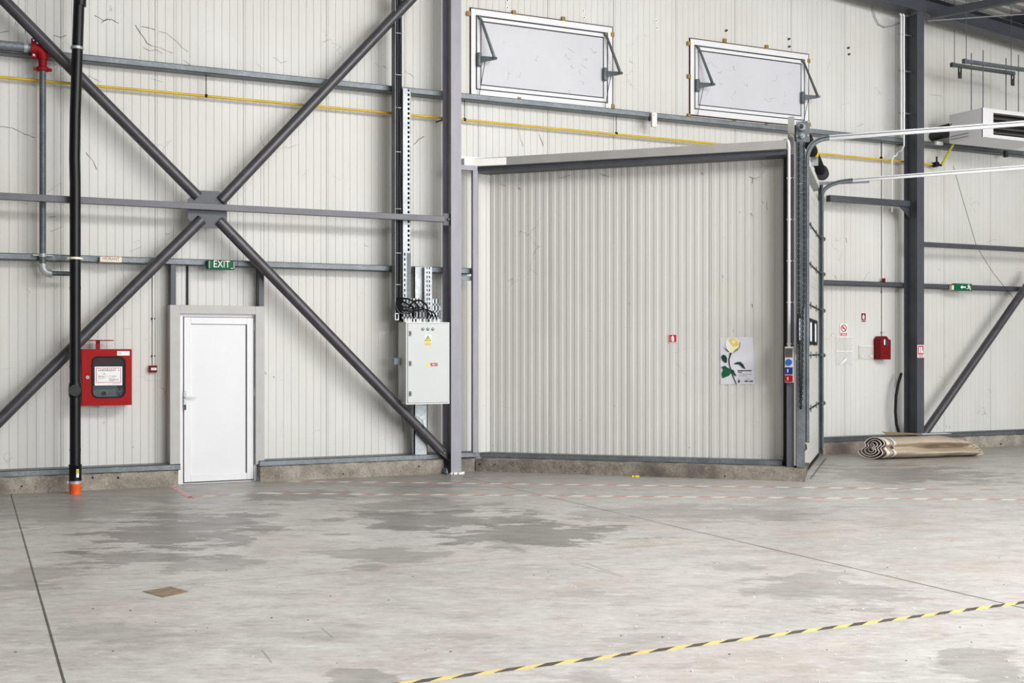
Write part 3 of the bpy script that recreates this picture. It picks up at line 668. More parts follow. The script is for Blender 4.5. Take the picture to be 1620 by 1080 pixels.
# ------------------------------------------------------------------ white door
DYF = 15.222
def q(px, py): return W(px, py, DYF)
xo0, zo1 = q(284.3, 495.5); xo1 = q(404.6, 600)[0]
r = root('door_1', ((xo0+xo1)/2, DYF, 0), 'white plastic panel door under the EXIT sign', None, kind='structure')
b = MB(); b.ring(xo0-.02, xo1+.02, .0, zo1+.02, .062, DYF, DYF+.09); b.build('door_frame', 'white', r, bevel=.004)
xl0, zl1 = q(290, 500.6); xl1 = q(401.6, 600)[0]; zl0 = .025
b = MB(); b.ring(xl0+.006, xl1-.006, zl0, zl1-.006, q(301, 600)[0]-xl0, DYF-.012, DYF+.05); leaf = b.build('door_leaf', 'white', r, bevel=.004)
b = MB(); b.box(xl0-.001, xl0+.006, DYF-.004, DYF+.01, zl0, zl1); b.box(xl1-.008, xl1, DYF-.004, DYF+.01, zl0, zl1); b.box(xl0, xl1, DYF-.004, DYF+.01, zl1-.009, zl1); b.box(xl0, xl1, DYF-.004, DYF+.01, zl0-.012, zl0); b.build('gasket', 'rubber', r)
xp0, zp1 = q(300.5, 512.5); xp1, zp0 = q(389.5, 746.3); xp0 = q(300.5, 512)[0]
b = MB(); b.box(xp0, xp1, DYF+.003, DYF+.02, zp0-.03, zp1); b.build('door_panel', 'whitepanel', leaf)
b = MB(); b.ring(xp0-.004, xp1+.004, zp0-.034, zp1+.006, .009, DYF-.003, DYF+.006); b.build('panel_gasket', 'rubber', leaf)
hx, hz = q(292, 628); z0, z1 = q(292, 648)[1], q(292, 618)[1]
hb = MB(); hb.box(hx-.016, hx+.016, DYF-.024, DYF-.012, z0, z1); hd = hb.build('handle_plate', 'galv_lt', leaf, bevel=.003)
b = MB(); b.tube([(hx, DYF-.02, hz), (hx, DYF-.06, hz), (hx+.02, DYF-.065, hz), (hx+.135, DYF-.06, hz-.003)], .0095, 10); b.build('lever', 'white', leaf)
b = MB(); zk = q(292, 641.5)[1]; b.cyl((hx, DYF-.035, zk), (hx, DYF-.02, zk), .014, 10); b.box(hx-.006, hx+.012, DYF-.04, DYF-.034, zk-.05, zk-.01); b.build('lock_cylinder', 'ink', leaf)
for yy in (517, 620, 742):
    z = q(399, yy)[1]; b = MB(); b.cyl((xl1+.006, DYF-.012, z-.05), (xl1+.006, DYF-.012, z+.05), .009, 8); b.build('hinge', 'white', r)
for px0, px1, lab in ((270.5, 278.3, 'grey post between girt and left top corner of the door surround'), (410, 417.6, 'grey post between girt and right top corner of the door surround')):
    x0 = W(px0, 450, 15.2)[0]; x1 = W(px1, 450, 15.2)[0]; b = MB(); b.box(x0, x1, 15.2, 15.36, 2.185, 2.728)
    tag(b.build('door_post', 'steel_dk'), lab, 'post', 'posts above the white door')
x = W(296.5, 450, 15.385)[0]; b = MB(); b.box(x-.012, x+.012, 15.375, 15.396, 2.19, 2.73)
tag(b.build('joint_strip', 'dark'), 'dark gap strip in the panels above the left of the white door', 'strip')

# ------------------------------------------------------------------ cable tray, perforated trays, post, cabinet
TY0, TY1 = 15.0, 15.08
tx0 = W(624, 300, TY0)[0]; tx1 = W(637, 300, TY0)[0]; tz0 = W(630, 507, TY0)[1]
r = root('cable_tray', ((tx0+tx1)/2, (TY0+TY1)/2, tz0), 'vertical black cable tray full of cables left of the perforated tray', 'cable tray')
b = MB(); b.box(tx0, tx0+.014, TY0-.02, TY1+.03, tz0, 6.6); b.box(tx1-.008, tx1, TY0+.03, TY1+.03, tz0, 6.6, 1); b.box(tx0, tx1, TY1+.025, TY1+.03, tz0, 6.6, 1)
b.build('channel', ['galv_dk', 'rubber'], r)
b = MB(); b.ring(tx0-.002, tx0+.055, tz0+.005, tz0+.10, .014, TY0-.025, TY0-.02); b.build('end_plate', 'galv_lt', r)
random.seed(11)
for i, (dx, mt, rr) in enumerate(((.028, 'rubber', .012), (.045, 'steel_dk', .008), (.058, 'rubber', .013), (.078, 'rubber', .012), (.09, 'steel_dk', .006), (.068, 'rubber', .011))):
    pts = []; z = tz0+.14
    while z < 6.6: pts.append((tx0+dx+random.uniform(-.006, .006), TY0+.035+random.uniform(-.012, .012)-(.02 if mt != 'rubber' else 0), z)); z += .35
    b = MB(); b.tube(pts, rr, 8); b.build('cable', mt, r)
for yy in (52, 118, 170, 240, 330, 400, 450): z = W(630, yy, TY0)[1]; b = MB(); b.box(tx0+.014, tx1-.02, TY0+.005, TY0+.012, z-.003, z+.003); b.build('cable_tie', 'galv_lt', r)

def perforated(b, x0, x1, z0, z1, y0, slot_w, pitch, cols, duty=.55, t=.002, m=0):
    """sheet with real slots: stiles between columns of slots, rungs between the slots"""
    w = x1-x0; gap = (w-slot_w*cols)/(cols+1); x = x0
    for c in range(cols+1): b.box(x, x+gap, y0, y0+t, z0, z1, m); x += gap+slot_w
    n = max(1, int((z1-z0)/pitch)); pitch = (z1-z0)/n
    for c in range(cols):
        xs = x0+gap+c*(gap+slot_w)
        for k in range(n): off = (c % 2)*pitch*.5; b.box(xs, xs+slot_w, y0, y0+t, z0+k*pitch, z0+k*pitch+pitch*(1-duty), m)
PYF = 15.04
a0 = W(637.3, 300, PYF)[0]; a1 = W(650, 300, PYF)[0]; zt = W(644, 140, PYF)[1]; zb = W(644, 473, PYF)[1]
r = root('perforated_tray', ((a0+a1)/2, PYF+.03, zb), 'tall perforated galvanised tray above the electrical cabinet', 'cable tray')
am = a0+(a1-a0)*.48; zm = W(644, 400, PYF)[1]
b = MB(); b.box(a0, am, PYF, PYF+.002, zm, zt); perforated(b, am, a1, zm, zt, PYF+.006, .028, .062, 1); perforated(b, a0, am, zb, zm, PYF, .018, .064, 1); b.box(am, a1, PYF+.004, PYF+.006, zb, zm, 1)
b.box(a0, a0+.002, PYF, PYF+.06, zb, zt); b.box(a1-.002, a1, PYF, PYF+.06, zb, zt); b.build('tray', ['galv_lt', 'galv_dk'], r)
b = MB(); b.box(a0+.003, a1-.003, PYF+.05, PYF+.06, zb, zt); b.build('dark_backing', 'rubber', r)  # black sheet put in for the dark interior behind the slots
# galvanised post behind the cabinet
p0 = W(655.5, 500, 15.10)[0]; p1 = W(676.5, 500, 15.10)[0]
r = tag(MB().box(p0, p1, 15.10, 15.12, .262, W(665, 422, 15.1)[1]).box(p0, p0+.012, 15.10, 15.19, .262, W(665, 422, 15.1)[1]).box(p1-.012, p1, 15.10, 15.19, .262, W(665, 422, 15.1)[1]).build('galvanised_post', 'galv_lt'), 'wide galvanised post behind the electrical cabinet', 'post')
s0 = W(673, 450, 15.03)[0]; s1 = W(682, 450, 15.03)[0]; zt = W(677, 422, 15.03)[1]; zb = W(677, 492, 15.03)[1]
r = root('perforated_tray', ((s0+s1)/2, 15.07, zb), 'short perforated galvanised tray beside the wide galvanised post', 'cable tray')
b = MB(); perforated(b, s0, s1, zb, zt, 15.03, .017, .058, 2); b.box(s0-.012, s0, 15.03, 15.065, zb, zt); b.box(s1, s1+.012, 15.03, 15.065, zb, zt); b.build('tray', 'galv_lt', r)
b = MB(); b.box(s0-.01, s1+.01, 15.06, 15.065, zb, zt); b.build('dark_backing', 'galv_dk', r)
h0 = W(636, 480, 15.07)[0]; h1 = W(697, 480, 15.07)[0]; zt = W(660, 472, 15.07)[1]; zb = W(660, 515, 15.07)[1]
r = root('perforated_tray', ((h0+h1)/2, 15.08, zb), 'horizontal perforated galvanised tray behind the cable bundle', 'cable tray')
b = MB(); n = 4; hh = (zt-zb)/n
for k in range(n): b.box(h0, h1-(k % 2)*.02, 15.07, 15.076, zb+hh*k+hh*.28, zb+hh*(k+1))
for k in range(12): x = h0+(h1-h0)*k/12; b.box(x, x+.018, 15.07, 15.076, zb, zt)
for k in range(7): z = zb+(zt-zb)*(k+.3)/7; b.box(h1, h1+.03, 15.07, 15.076, z, z+.022)
b.build('tray', 'galv_lt', r)
b = MB(); b.box(h0, h1, 15.085, 15.09, zb, zt); b.build('backing', 'galv_dk', r)

# electrical cabinet
EYF, EYB = 14.79, 15.085
x0, zt = W(642.6, 509, EYF); x1, zb = W(711, 638.3, EYF); w = x1-x0; h = zt-zb
r = root('electrical_cabinet', ((x0+x1)/2, 15.0, zb), 'grey steel electrical cabinet with three green lamps beside the lilac column', 'cabinet')
b = MB(); b.box(x0, x1, EYF+.02, EYB, zb, zt); b.build('body', 'cab', r, bevel=.004)
b = MB(); b.ring(x0, x1, zb, zt, .014, EYF+.002, EYF+.02); b.build('front_rim', 'white', r)
ez = lambda px, py: W(610+px/10.8, 500+py/10.8, EYF-.01)
dmb = MB(); dmb.box(x0+.02, x1-.02, EYF-.008, EYF+.02, zb+.02, zt-.02); door = dmb.build('door', 'cab', r, bevel=.003)
b = MB(); b.ring(x0+.012, x1-.012, zb+.012, zt-.012, .009, EYF+.0, EYF+.019); b.build('door_seal', 'inkgrey', r)
for yy in (295, 808, None):
    p = ez(421, yy) if yy else W(649, 622.5, EYF-.01)
    b = MB(); b.box(p[0]-.015, p[0]+.015, EYF-.02, EYF-.008, p[1]-.032, p[1]+.032); b.cyl((p[0], EYF-.026, p[1]), (p[0], EYF-.019, p[1]), .009, 8, 1); b.build('latch', ['smoke', 'ink'], door, bevel=.002)
for xx in (637, 722, 808):
    p = ez(xx, 222); b = MB(); b.cyl((p[0], EYF-.018, p[1]), (p[0], EYF-.008, p[1]), .0185, 16); b.cyl((p[0]-.002, EYF-.021, p[1]+.002), (p[0]-.002, EYF-.017, p[1]+.002), .008, 10, 1); b.build('green_lamp', ['green', 'signwhite'], door)
a, c = ez(668, 315), ez(782, 435); sb = MB(); sb.box(a[0], c[0], EYF-.011, EYF-.008, c[1], a[1]); sg = sb.build('warning_sticker', 'signwhite', door)
b = MB(); mx = (a[0]+c[0])/2; b.flat([ez(670, 425), ez(778, 425), ez(724, 325)], EYF-.0125, 1); b.flat([ez(686, 417), ez(762, 417), ez(724, 345)], EYF-.0138, 0)
b.flat([ez(727, 355), ez(712, 388), ez(722, 388), ez(718, 412), ez(736, 380), ez(726, 380)], EYF-.015, 1); b.build('warning_triangle', ['signyellow', 'ink'], sg)
a, c = ez(670, 440), ez(778, 500); b = MB(); b.box(a[0], c[0], EYF-.011, EYF-.008, c[1], a[1]); u = ez(685, 452), ez(762, 464); b.box(u[0][0], u[1][0], EYF-.012, EYF-.011, u[1][1], u[0][1], 1); u = ez(674, 476), ez(776, 488); b.box(u[0][0], u[1][0], EYF-.012, EYF-.011, u[1][1], u[0][1], 1)
b.build('caption_sticker', ['signyellow', 'inkgrey'], door)
a, c = ez(705, 798), ez(752, 855); b = MB(); b.box(a[0], c[0], EYF-.011, EYF-.008, c[1], a[1]); b.build('yellow_sticker', 'signyellow', door)
a, c = ez(772, 798), ez(887, 852); b = MB(); b.box(a[0], c[0], EYF-.011, EYF-.008, c[1], a[1]); vs = b.build('voltage_sticker', 'sign_red', door)
a, c = ez(790, 842), ez(870, 808); text('lettering', '380 V', 'signwhite', MAIN, a[0], c[0], a[1], c[1], EYF-.0125, vs)
gx = W(635, 572, 15.05); b = MB(); z = W(630, 572, 15.1)[1]; b.box(x0-.10, x0, 14.98, 15.06, z-.04, z+.05); b.build('side_socket', 'galv', r, bevel=.006)
for px in (637.5, 642.5, 646, 651, 656.5, 661, 667.5, 677, 683, 689):
    gxx, gz = W(px+4, 508, 14.95); rr = random.choice((.014, .018, .02)); b = MB(); b.cyl((gxx, 14.95, zt), (gxx, 14.95, zt+.03), rr, 8); b.cyl((gxx, 14.95, zt+.03), (gxx, 14.95, zt+.05), rr*.8, 10); b.build('cable_gland', 'signwhite', r)
r = root('cable_bundle', (W(655, 495, 14.98)[0], 14.98, zt), 'looping black cables entering the top of the electrical cabinet', 'cables')
def cb(pts, rr, mt='rubber'):
    P = [Vector((W(px, py, 14.96)[0], 14.96+dy, W(px, py, 14.96)[1])) for px, py, dy in pts]
    Q = []
    for i in range(len(P)-1):     # smooth through the points
        p0 = P[max(0, i-1)]; p1 = P[i]; p2 = P[i+1]; p3 = P[min(len(P)-1, i+2)]
        for k in range(5):
            t = k/5; Q.append(.5*((2*p1)+(p2-p0)*t+(2*p0-5*p1+4*p2-p3)*t*t+(3*p1-p0-3*p2+p3)*t**3))
    Q.append(P[-1]); b = MB(); b.tube(Q, rr, 8); b.build('cable', mt, r)
cb([(632, 471, .03), (642, 472, 0), (650, 475, -.02), (658, 482, -.03), (661, 492, -.02), (662, 504, 0)], .012)
cb([(632, 474, .03), (640, 478, 0), (648, 482, 0), (655, 476, -.03), (665, 476, -.03), (674, 484, -.03), (675, 495, -.02), (676, 504, 0)], .013)
cb([(631, 476, .03), (636, 484, 0), (645, 486, 0), (651, 484, -.03), (654, 492, -.02), (654, 504, 0)], .012)
cb([(630, 470, .03), (629, 480, 0), (634, 490, -.01), (650, 492, -.02), (666, 489, -.03), (680, 492, -.03), (688, 498, -.02), (691, 506, 0)], .009)
cb([(629, 472, .03), (628, 484, 0), (634, 494, -.01), (648, 495, -.02), (662, 490, -.02), (676, 490, -.03), (683, 497, -.02), (686, 506, 0)], .008)
cb([(632, 478, .03), (634, 488, -.01), (640, 490, -.02), (648, 489, -.02), (666, 486, -.01), (674, 492, -.02), (680, 498, -.01), (681, 505, 0)], .009)
cb([(629, 474, .03), (627, 486, 0), (632, 495, -.02), (642, 496, -.02), (648, 499, -.02), (650, 505, 0)], .006, 'steel_dk')

# ------------------------------------------------------------------ smoke vent hatches
def hatch(i, px0, px1, pyt, pyb, clips, label, flip):
    Yh = PY-.03
    x0, zt = W(px0, pyt, Yh); x1, zb = W(px1, pyb, Yh)
    r = root('window_%d' % i, ((x0+x1)/2, Yh, zb), label, None, kind='structure')
    b = MB(); b.ring(x0-.014, x1+.014, zb-.014, zt+.014, .014, Yh+.004, PY-.004); b.build('sealant_bead', 'foam', r)
    b = MB(); b.ring(x0, x1, zb, zt, .07, Yh, PY-.005, 0, .085); b.build('frame', 'white', r, bevel=.003)
    b = MB(); b.box(x0+.07, x1-.07, Yh+.015, PY-.005, zb+.085, zt-.085); b.build('frame_gap', 'ink', r)
    b = MB(); b.ring(x0+.09, x1-.09, zb+.1, zt-.107, .05, Yh-.002, Yh+.018); b.build('sash', 'white', r, bevel=.003)
    b = MB(); b.box(x0+.157, x1-.157, Yh+.004, Yh+.018, zb+.166, zt-.175)
    random.seed(i)
    for k in range(16):
        cx, cz = random.uniform(x0+.3, x1-.3), random.uniform(zb+.2, zt-.3); pts = [(cx, cz)]
        for s in range(random.randint(1, 4)): pts.append((pts[-1][0]+random.uniform(-.06, .06), pts[-1][1]+random.uniform(-.07, .04)))
        b.strip(pts, .004, Yh+.002, 1)
    b.build('infill_panel', ['hatch', 'mark_lt'], r)
    for cx, cy in clips:
        px_, pz_ = W(cx, cy, Yh-.01); b = MB(); b.box(px_-.028, px_+.028, Yh-.008, Yh+.02, pz_-.03, pz_+.03); b.build('retaining_clip', 'clip', r)
    for sx, sgn in ((x0+.12, 1), (x1-.13, 1)):
        tz = zt-.12; bz = tz-.60; bx = sx+.13
        b = MB(); b.bar((sx, Yh-.03, tz), (bx, Yh-.22, bz), .022, .022); b.bar((sx+.03, Yh-.03, tz-.02), (bx+.03, Yh-.22, bz), .007, .007); b.cyl((sx, Yh-.05, tz), (sx, Yh, tz), .024, 8); b.build('opener_arm', 'galv_dk', r)
        b = MB(); b.box(sx-.045, sx+.02, Yh-.06, Yh-.002, bz-.09, bz+.10); b.build('opener_motor', 'galv_dk', r, bevel=.01)
        b = MB(); b.hexa([(sx, Yh-.07, bz-.04), (bx+.04, Yh-.24, bz-.015), (bx+.04, Yh-.24, bz+.015), (sx, Yh-.07, bz+.05), (sx, Yh-.02, bz-.04), (bx+.04, Yh-.2, bz-.015), (bx+.04, Yh-.2, bz+.015), (sx, Yh-.02, bz+.05)]); b.build('opener_bracket', 'galv', r)
        b = MB(); b.tube([(sx+.05, Yh-.1, bz-.02), (sx+.03, Yh-.06, bz-.2), (sx-.02, Yh-.04, zb-.02)], .005, 6); b.build('opener_cord', 'rubber', r)
hatch(1, 745.5, 968.5, 13, 173, ((742, 21), (814, 19.5), (892, 29.5), (969.5, 54.5), (970, 168), (822, 157)), 'white louvre hatch high on the wall right of the lilac column', 0)
hatch(2, 1092.5, 1279, 61, 200, ((1090.5, 68.5), (1091, 120.5), (1091, 182.5), (1147.5, 64), (1280, 96), (1214, 74), (1163, 193), (1214, 198.5), (1281, 197)), 'white louvre hatch high on the wall above the angled dock', 1)

# ------------------------------------------------------------------ fixings on the wall
def bolt(px, py, white):
    x, z = W(px, py, PY-.01); b = MB()
    if white: b.cyl((x, PY-.014, z), (x, PY-.002, z), .027, 14, 0); b.cyl((x, PY-.022, z), (x, PY-.013, z), .009, 8, 1)
    else: b.cyl((x, PY-.03, z), (x, PY-.002, z), .018, 10, 0); b.cyl((x, PY-.05, z), (x, PY-.03, z), .01, 8, 1)
    return b.build('wall_bolt', ['signwhite', 'ink'] if white else ['galv_dk', 'ink'])
for px, py, wh, lab in ((802.5, 1.5, 1, 'white washer bolt above the left hatch, upper of the left pair'), (802.5, 12.5, 1, 'white washer bolt above the left hatch, lower of the left pair'),
                        (923, 17, 1, 'white washer bolt above the left hatch, upper of the right pair'), (924, 28, 1, 'white washer bolt above the left hatch, lower of the right pair'),
                        (1037.5, 33, 1, 'white washer bolt between the two hatches, upper one'), (1038.5, 44.5, 1, 'white washer bolt between the two hatches, lower one'),
                        (1148.5, 48.5, 0, 'dark wall bolt above the left part of the right hatch'), (1247.5, 62, 0, 'dark wall bolt above the right end of the right hatch, upper one'),
                        (1248, 74, 0, 'dark wall bolt above the right end of the right hatch, lower one'), (1341.5, 76, 0, 'dark wall bolt right of the hatches, upper one'), (1342.5, 86, 0, 'dark wall bolt right of the hatches, lower one')):
    tag(bolt(px, py, wh), lab, 'bolt', 'bolts in the back wall')
x0, zt = W(1030, 178, 15.15); x1, zb = W(1038, 201.5, 15.15)
r = root('motion_sensor', ((x0+x1)/2, 15.16, zb), 'small white sensor box on the top girt between the hatches', 'sensor')
b = MB(); b.box(x0, x1, 15.12, 15.17, zb, zt); b.build('housing', 'whiteplastic', r, bevel=.006)
b = MB(); b.box(x0+.02, x0+.04, 15.117, 15.121, zt-.05, zt-.035); b.build('indicator', 'inkgrey', r)
b = MB(); b.box(x0-.02, x0+.01, 15.15, 15.19, zt-.12, zt-.06); b.build('mount', 'ink', r)

# ------------------------------------------------------------------ dock enclosure: edge beam, fascia, posts
zl = A(767, 271, .08)[1]; zr = A(1230, 245, .08)[1]
b = MB(AN); L0, L1 = -.02, A(1243, 240, .08)[0]
def slopebox(b, x0, x1, y0, y1, za0, za1, zb0, zb1, m=0):
    b.hexa([(x0, y0, za0), (x1, y0, zb0), (x1, y0, zb1), (x0, y0, za1), (x0, y1, za0), (x1, y1, zb0), (x1, y1, zb1), (x0, y1, za1)], m)
dz = (zr-zl)/(4.05); zA = zl+dz*(L0-0); zB = zl+dz*L1
slopebox(b, L0, L1, .08, .41, zA, zA+.062, zB, zB+.062)
tag(b.build('dock_edge_beam', 'steel_dk'), 'dark steel edge beam under the dock roof fascia', 'beam')
b = MB(AN); slopebox(b, -.02, L1+.01, .02, .45, zA+.063, zA+.175, zB+.063, zB+.175)
xw = 6.66; 
o = tag(b.build('dock_roof_fascia', 'fascia'), 'light grey fascia along the top of the angled dock', 'fascia')
b = MB(); b.add([(6.62, 15.12, zA+.165), (6.8, 15.12, zA+.165), (10.2, 12.35, zB+.165), (12.9, 15.2, zB+.165), (12.9, 15.39, zB+.165), (6.62, 15.39, zA+.165), (6.62, 15.12, zA+.065), (6.8, 15.12, zA+.065), (10.2, 12.35, zB+.065), (12.9, 15.2, zB+.065), (12.9, 15.39, zB+.065), (6.62, 15.39, zA+.065)],
      [(0, 1, 2, 3, 4, 5), (11, 10, 9, 8, 7, 6)]+[(i, i+6, (i+1) % 6+6, (i+1) % 6) for i in range(6)])
tag(b.build('dock_roof_panel', 'whiteplastic'), 'white roof panel covering the dock recess', 'roof')
b = MB(); f0 = W(728, 246, 15.37); f1 = W(815, 254, 15.37); b.box(6.50, 9.0, 15.36, 15.395, zA+.167, zA+.23); b.box(6.5, 9.0, 15.25, 15.36, zA+.167, zA+.174)
tag(b.build('wall_flashing', 'signwhite'), 'white flashing strip where dock roof meets the back wall', 'flashing')
b = MB(); b.box(6.475, 6.80, 15.08, 15.14, zA-.005, zA+.06); tag(b.build('link_beam', 'steel'), 'short grey beam joining lilac column to dock corner post', 'beam')
b = MB(); x = W(748, 500, 15.10)[0]; x1_ = W(755.5, 500, 15.10)[0]; b.box(x, x1_, 15.09, 15.14, .262, zA+.0); b.box(x+.02, x1_, 15.14, 15.20, .262, zA); tag(b.build('dock_corner_post', 'steel'), 'slim lilac grey post at the inner corner of the dock wall', 'post')
b = MB(); x0 = W(729, 428, 15.17)[0]; b.box(6.55, 6.74, 15.15, 15.19, 2.63, 2.69); b.prism([(6.48, 2.72), (6.56, 2.62), (6.60, 2.62), (6.53, 2.72)], 15.16, 15.18); tag(b.build('corner_cleat', 'galv'), 'small galvanised cleat under the girt beside the lilac column', 'bracket')
# end post with conduits and sockets
pa = A(1244.5, 500, .10)[0]; pb = A(1257, 500, .10)[0]
b = MB(AN); b.box(pa, pb, .10, .24, .172, zB); tag(b.build('dock_end_post', 'steel_md'), 'grey post carrying the coloured sockets at the dock end', 'post')
b = MB(AN); b.box(A(1240.5, 500, .36)[0], pa+.02, .30, .41, .172, zB); tag(b.build('dock_gap_shade', 'dark'), 'dark seal strip between dock panels and grey end post', 'shade')  # dark strip put in for the shaded gap beside the post
def conduit(label, px, ybot, lo):
    s = A(px, 400, .075)[0]; zb_ = A(px, ybot, .075)[1]; zt_ = zB+.20+lo
    r = root('conduit_pipe', AN.w((s, .075, zb_)), label, 'conduit')
    b = MB(AN); b.tube([(s, .075, zb_), (s, .075, zt_-.12)]+[tuple(p) for p in arc((s, .075, zt_-.12), (s, .075, zt_), (s-.06, .16, zt_), 8)]+[(s-.08, .36, zt_+.01)], .0195, 12); b.build('pipe', 'white', r)
    for k in range(5): z = 1.75+.53*k; b = MB(AN); b.box(s-.03, s+.03, .07, .099, z-.008, z+.008); b.build('saddle_clip', 'whiteplastic', r)
conduit('white conduit running down to the coloured sockets on the dock post', 1248.3, 549, .0)
conduit('white conduit running to the floor beside the coloured sockets', 1258.3, 736, .05)
x0, zt = A(1241.5, 548, .05); x1, zb = A(1255.5, 605, .05); h = zt-zb
r = root('socket_unit', AN.w(((x0+x1)/2, .07, zb)), 'white socket unit with blue and red power sockets on dock post', 'socket')
b = MB(AN); b.box(x0, x1, .045, .10, zb, zt); b.build('back_box', 'whiteplastic', r, bevel=.004)
b = MB(AN); b.box(x0+.006, x1-.012, .035, .046, zb+h*.70, zb+h*.95); b.build('breaker_window', 'smoke', r)
for a0, a1, mt in ((.47, .66, 'blue'), (.235, .425, 'navy'), (.02, .20, 'red')):
    b = MB(AN); z0, z1 = zb+h*a0, zb+h*a1
    if mt == 'blue': b.prism(circle((x0+x1)/2-.003, (z0+z1)/2, (z1-z0)*.48, 16), .02, .046)
    else: b.box(x0+.006, x1-.01, .015, .046, z0, z1); b.box(x0+.03, x0+.05, .012, .016, z0+.02, z1-.02, 1)
    b.build('power_socket', [mt, 'inkgrey'], r, bevel=.004)['label'] = {'blue': 'round blue power socket', 'navy': 'square dark blue power socket', 'red': 'square red power socket'}[mt]
x0, zt = A(1257, 560, .05); x1, zb = A(1263.5, 569.5, .05); b = MB(AN); b.box(x0, x1, .04, .09, zb, zt); tag(b.build('junction_box', 'cream', bevel=.004), 'small cream junction box beside the coloured sockets', 'box')

# ------------------------------------------------------------------ sectional dock door, tracks, springs, chain
DS = 4.36                                       # door face (interior side) along the angled frame's x
DR = Frame(AN.w((DS, 0, 0)), math.radians(-43.8+90))     # x along the door, y outwards
DOORW0, DOORW1 = .10, 3.98
r = root('door_2', DR.w((2.0, .05, 0)), 'white sectional dock door seen edge-on with three small windows', None, kind='structure')
zs = [.06, .84, 1.60, 2.31, 2.89, 3.45, 4.02]
wz0, wz1 = 1.745, 2.12
wins = [DR.px(a, 520, -.01)[0] for a in (1279.6, 1285.6, 1287.4, 1292.2)]
ww = [(wins[0], wins[1]), (wins[2], wins[3])]; d = ww[1][0]-ww[0][0]; wl = .42
ctr = [(ww[0][0]+ww[0][1])/2-d, (ww[0][0]+ww[0][1])/2, (ww[1][0]+ww[1][1])/2]; ctr = [ctr[1]-2*(ctr[2]-ctr[1]), ctr[1]-(ctr[2]-ctr[1]), ctr[1], ctr[2]]
for k in range(len(zs)-1):
    z0, z1 = zs[k]+.003, zs[k+1]-.003
    b = MB(DR); b.box(DOORW0, DOORW1, 0, .04, z0, z1)
    for g in range(1, 4): zz = z0+(z1-z0)*g/4; b.box(DOORW0+.06, DOORW1-.2, -.003, 0, zz-.006, zz+.006)
    sec = b.build('door_section', 'panel_dock', r, bevel=.004)
    if k == 2:
        for c in ctr:
            hw = (ww[0][1]-ww[0][0])*.46
            b = MB(DR); o_, i_ = rrect(c-hw, c+hw, wz0, wz1, .05, 4), rrect(c-hw+.07, c+hw-.07, wz0+.05, wz1-.05, .03, 4); frame_mesh(b, o_, i_, -.022, 0); fr_ = b.build('window_frame', 'rubber', sec)
            b = MB(DR); b.prism(i_, -.008, -.003); b.build('window_pane', 'daylight_pane', fr_)
for k in range(1, 6):
    for xx in (.8, 2.0, 3.2):
        b = MB(DR); b.box(xx-.04, xx+.04, -.014, 0, zs[k]-.05, zs[k]+.05); b.cyl((xx-.05, -.014, zs[k]), (xx+.05, -.014, zs[k]), .01, 8); b.build('hinge', 'galv', r)
    b = MB(DR); b.box(DOORW0, DOORW1, -.012, .0, zs[k]-.011, zs[k]+.011); b.build('section_joint', 'rubber', r)
    b = MB(DR); b.cyl((3.7, -.05, zs[k]), (4.12, -.05, zs[k]), .012, 8); b.cyl((4.06, -.06, zs[k]-.01), (4.10, -.06, zs[k]-.01), .035, 12); b.build('track_roller', 'galv_dk', r)
b = MB(DR); b.box(3.78, 3.98, -.006, 0, zs[0], zs[-1]); b.build('edge_stile', 'galv', r)
b = MB(DR); b.box(DOORW0, DOORW1, 0, .04, .0, .06); b.build('bottom_seal', 'rubber', r)
b = MB(DR); b.hexa([(.35, -.03, .34), (.95, -.03, .34), (.9, -.03, .40), (.35, -.03, .48), (.35, -.002, .34), (.95, -.002, .34), (.9, -.002, .40), (.35, -.002, .48)]); b.build('lift_handle', 'ink', r)

def sweep(b, pts, prof, side, m=0):
    """sweep a closed profile (across, side) along points; 'side' stays fixed"""
    sd = Vector(side); rings = []
    for i, p in enumerate(pts):
        p = Vector(p); t = (Vector(pts[min(i+1, len(pts)-1)])-Vector(pts[max(i-1, 0)])).normalized(); c = t.cross(sd).normalized()
        rings.append([p+c*a+sd*e for a, e in prof])
    n = len(prof); v = [x for g in rings for x in g]; f = []
    for i in range(len(pts)-1):
        for k in range(n): a = i*n+k; c = i*n+(k+1) % n; f.append((a, c, c+n, a+n))
    f += [tuple(range(n))[::-1], tuple((len(pts)-1)*n+k for k in range(n))]
    b.add(v, f, m)
CH = [(-.03, .022), (.03, .022), (.03, -.022), (.016, -.022), (.016, .012), (.002, .012), (.002, -.022), (-.03, -.022)]
def trackline(v, vx, ybend, p1, p2, label, zbot):
    """vertical track + bend + long inclined run into the hall, in the plane v of the angled frame"""
    (sa, za), (sb_, zb_) = A(p1[0], p1[1], v), A(p2[0], p2[1], v)
    s0 = A(vx, 300, v)[0]; z0 = A(vx, ybend, v)[1]
    sl = (zb_-za)/(sb_-sa); zc = za+sl*(s0-sa)
    send = sb_+.8
    r = root('door_track', AN.w((s0, v, zbot)), label, 'track', 'tracks of the dock door')
    b = MB(AN); sweep(b, [(s0, v, zbot), (s0, v, z0)], CH, (0, 1, 0)); b.build('upright_track', 'galv', r)
    b = MB(AN); sweep(b, arc((s0, v, z0), (s0, v, zc), (sa, v, za), 12), CH, (0, 1, 0)); b.build('curved_track', 'galv', r)
    b = MB(AN); sweep(b, [(sa, v, za), (send, v, za+sl*(send-sa))], CH, (0, 1, 0)); b.build('overhead_track', 'alu', r)
    return s0, sa, za, sl, r
n0 = trackline(.06, 1276.5, 255, (1312, 218), (1620, 195), 'upper overhead door track running right past the dark column', A(1270, 700, .06)[1])
n1 = trackline(4.02, 1300, 312, (1349, 285), (1620, 264.5), 'lower overhead door track curving from the far door edge', .12)
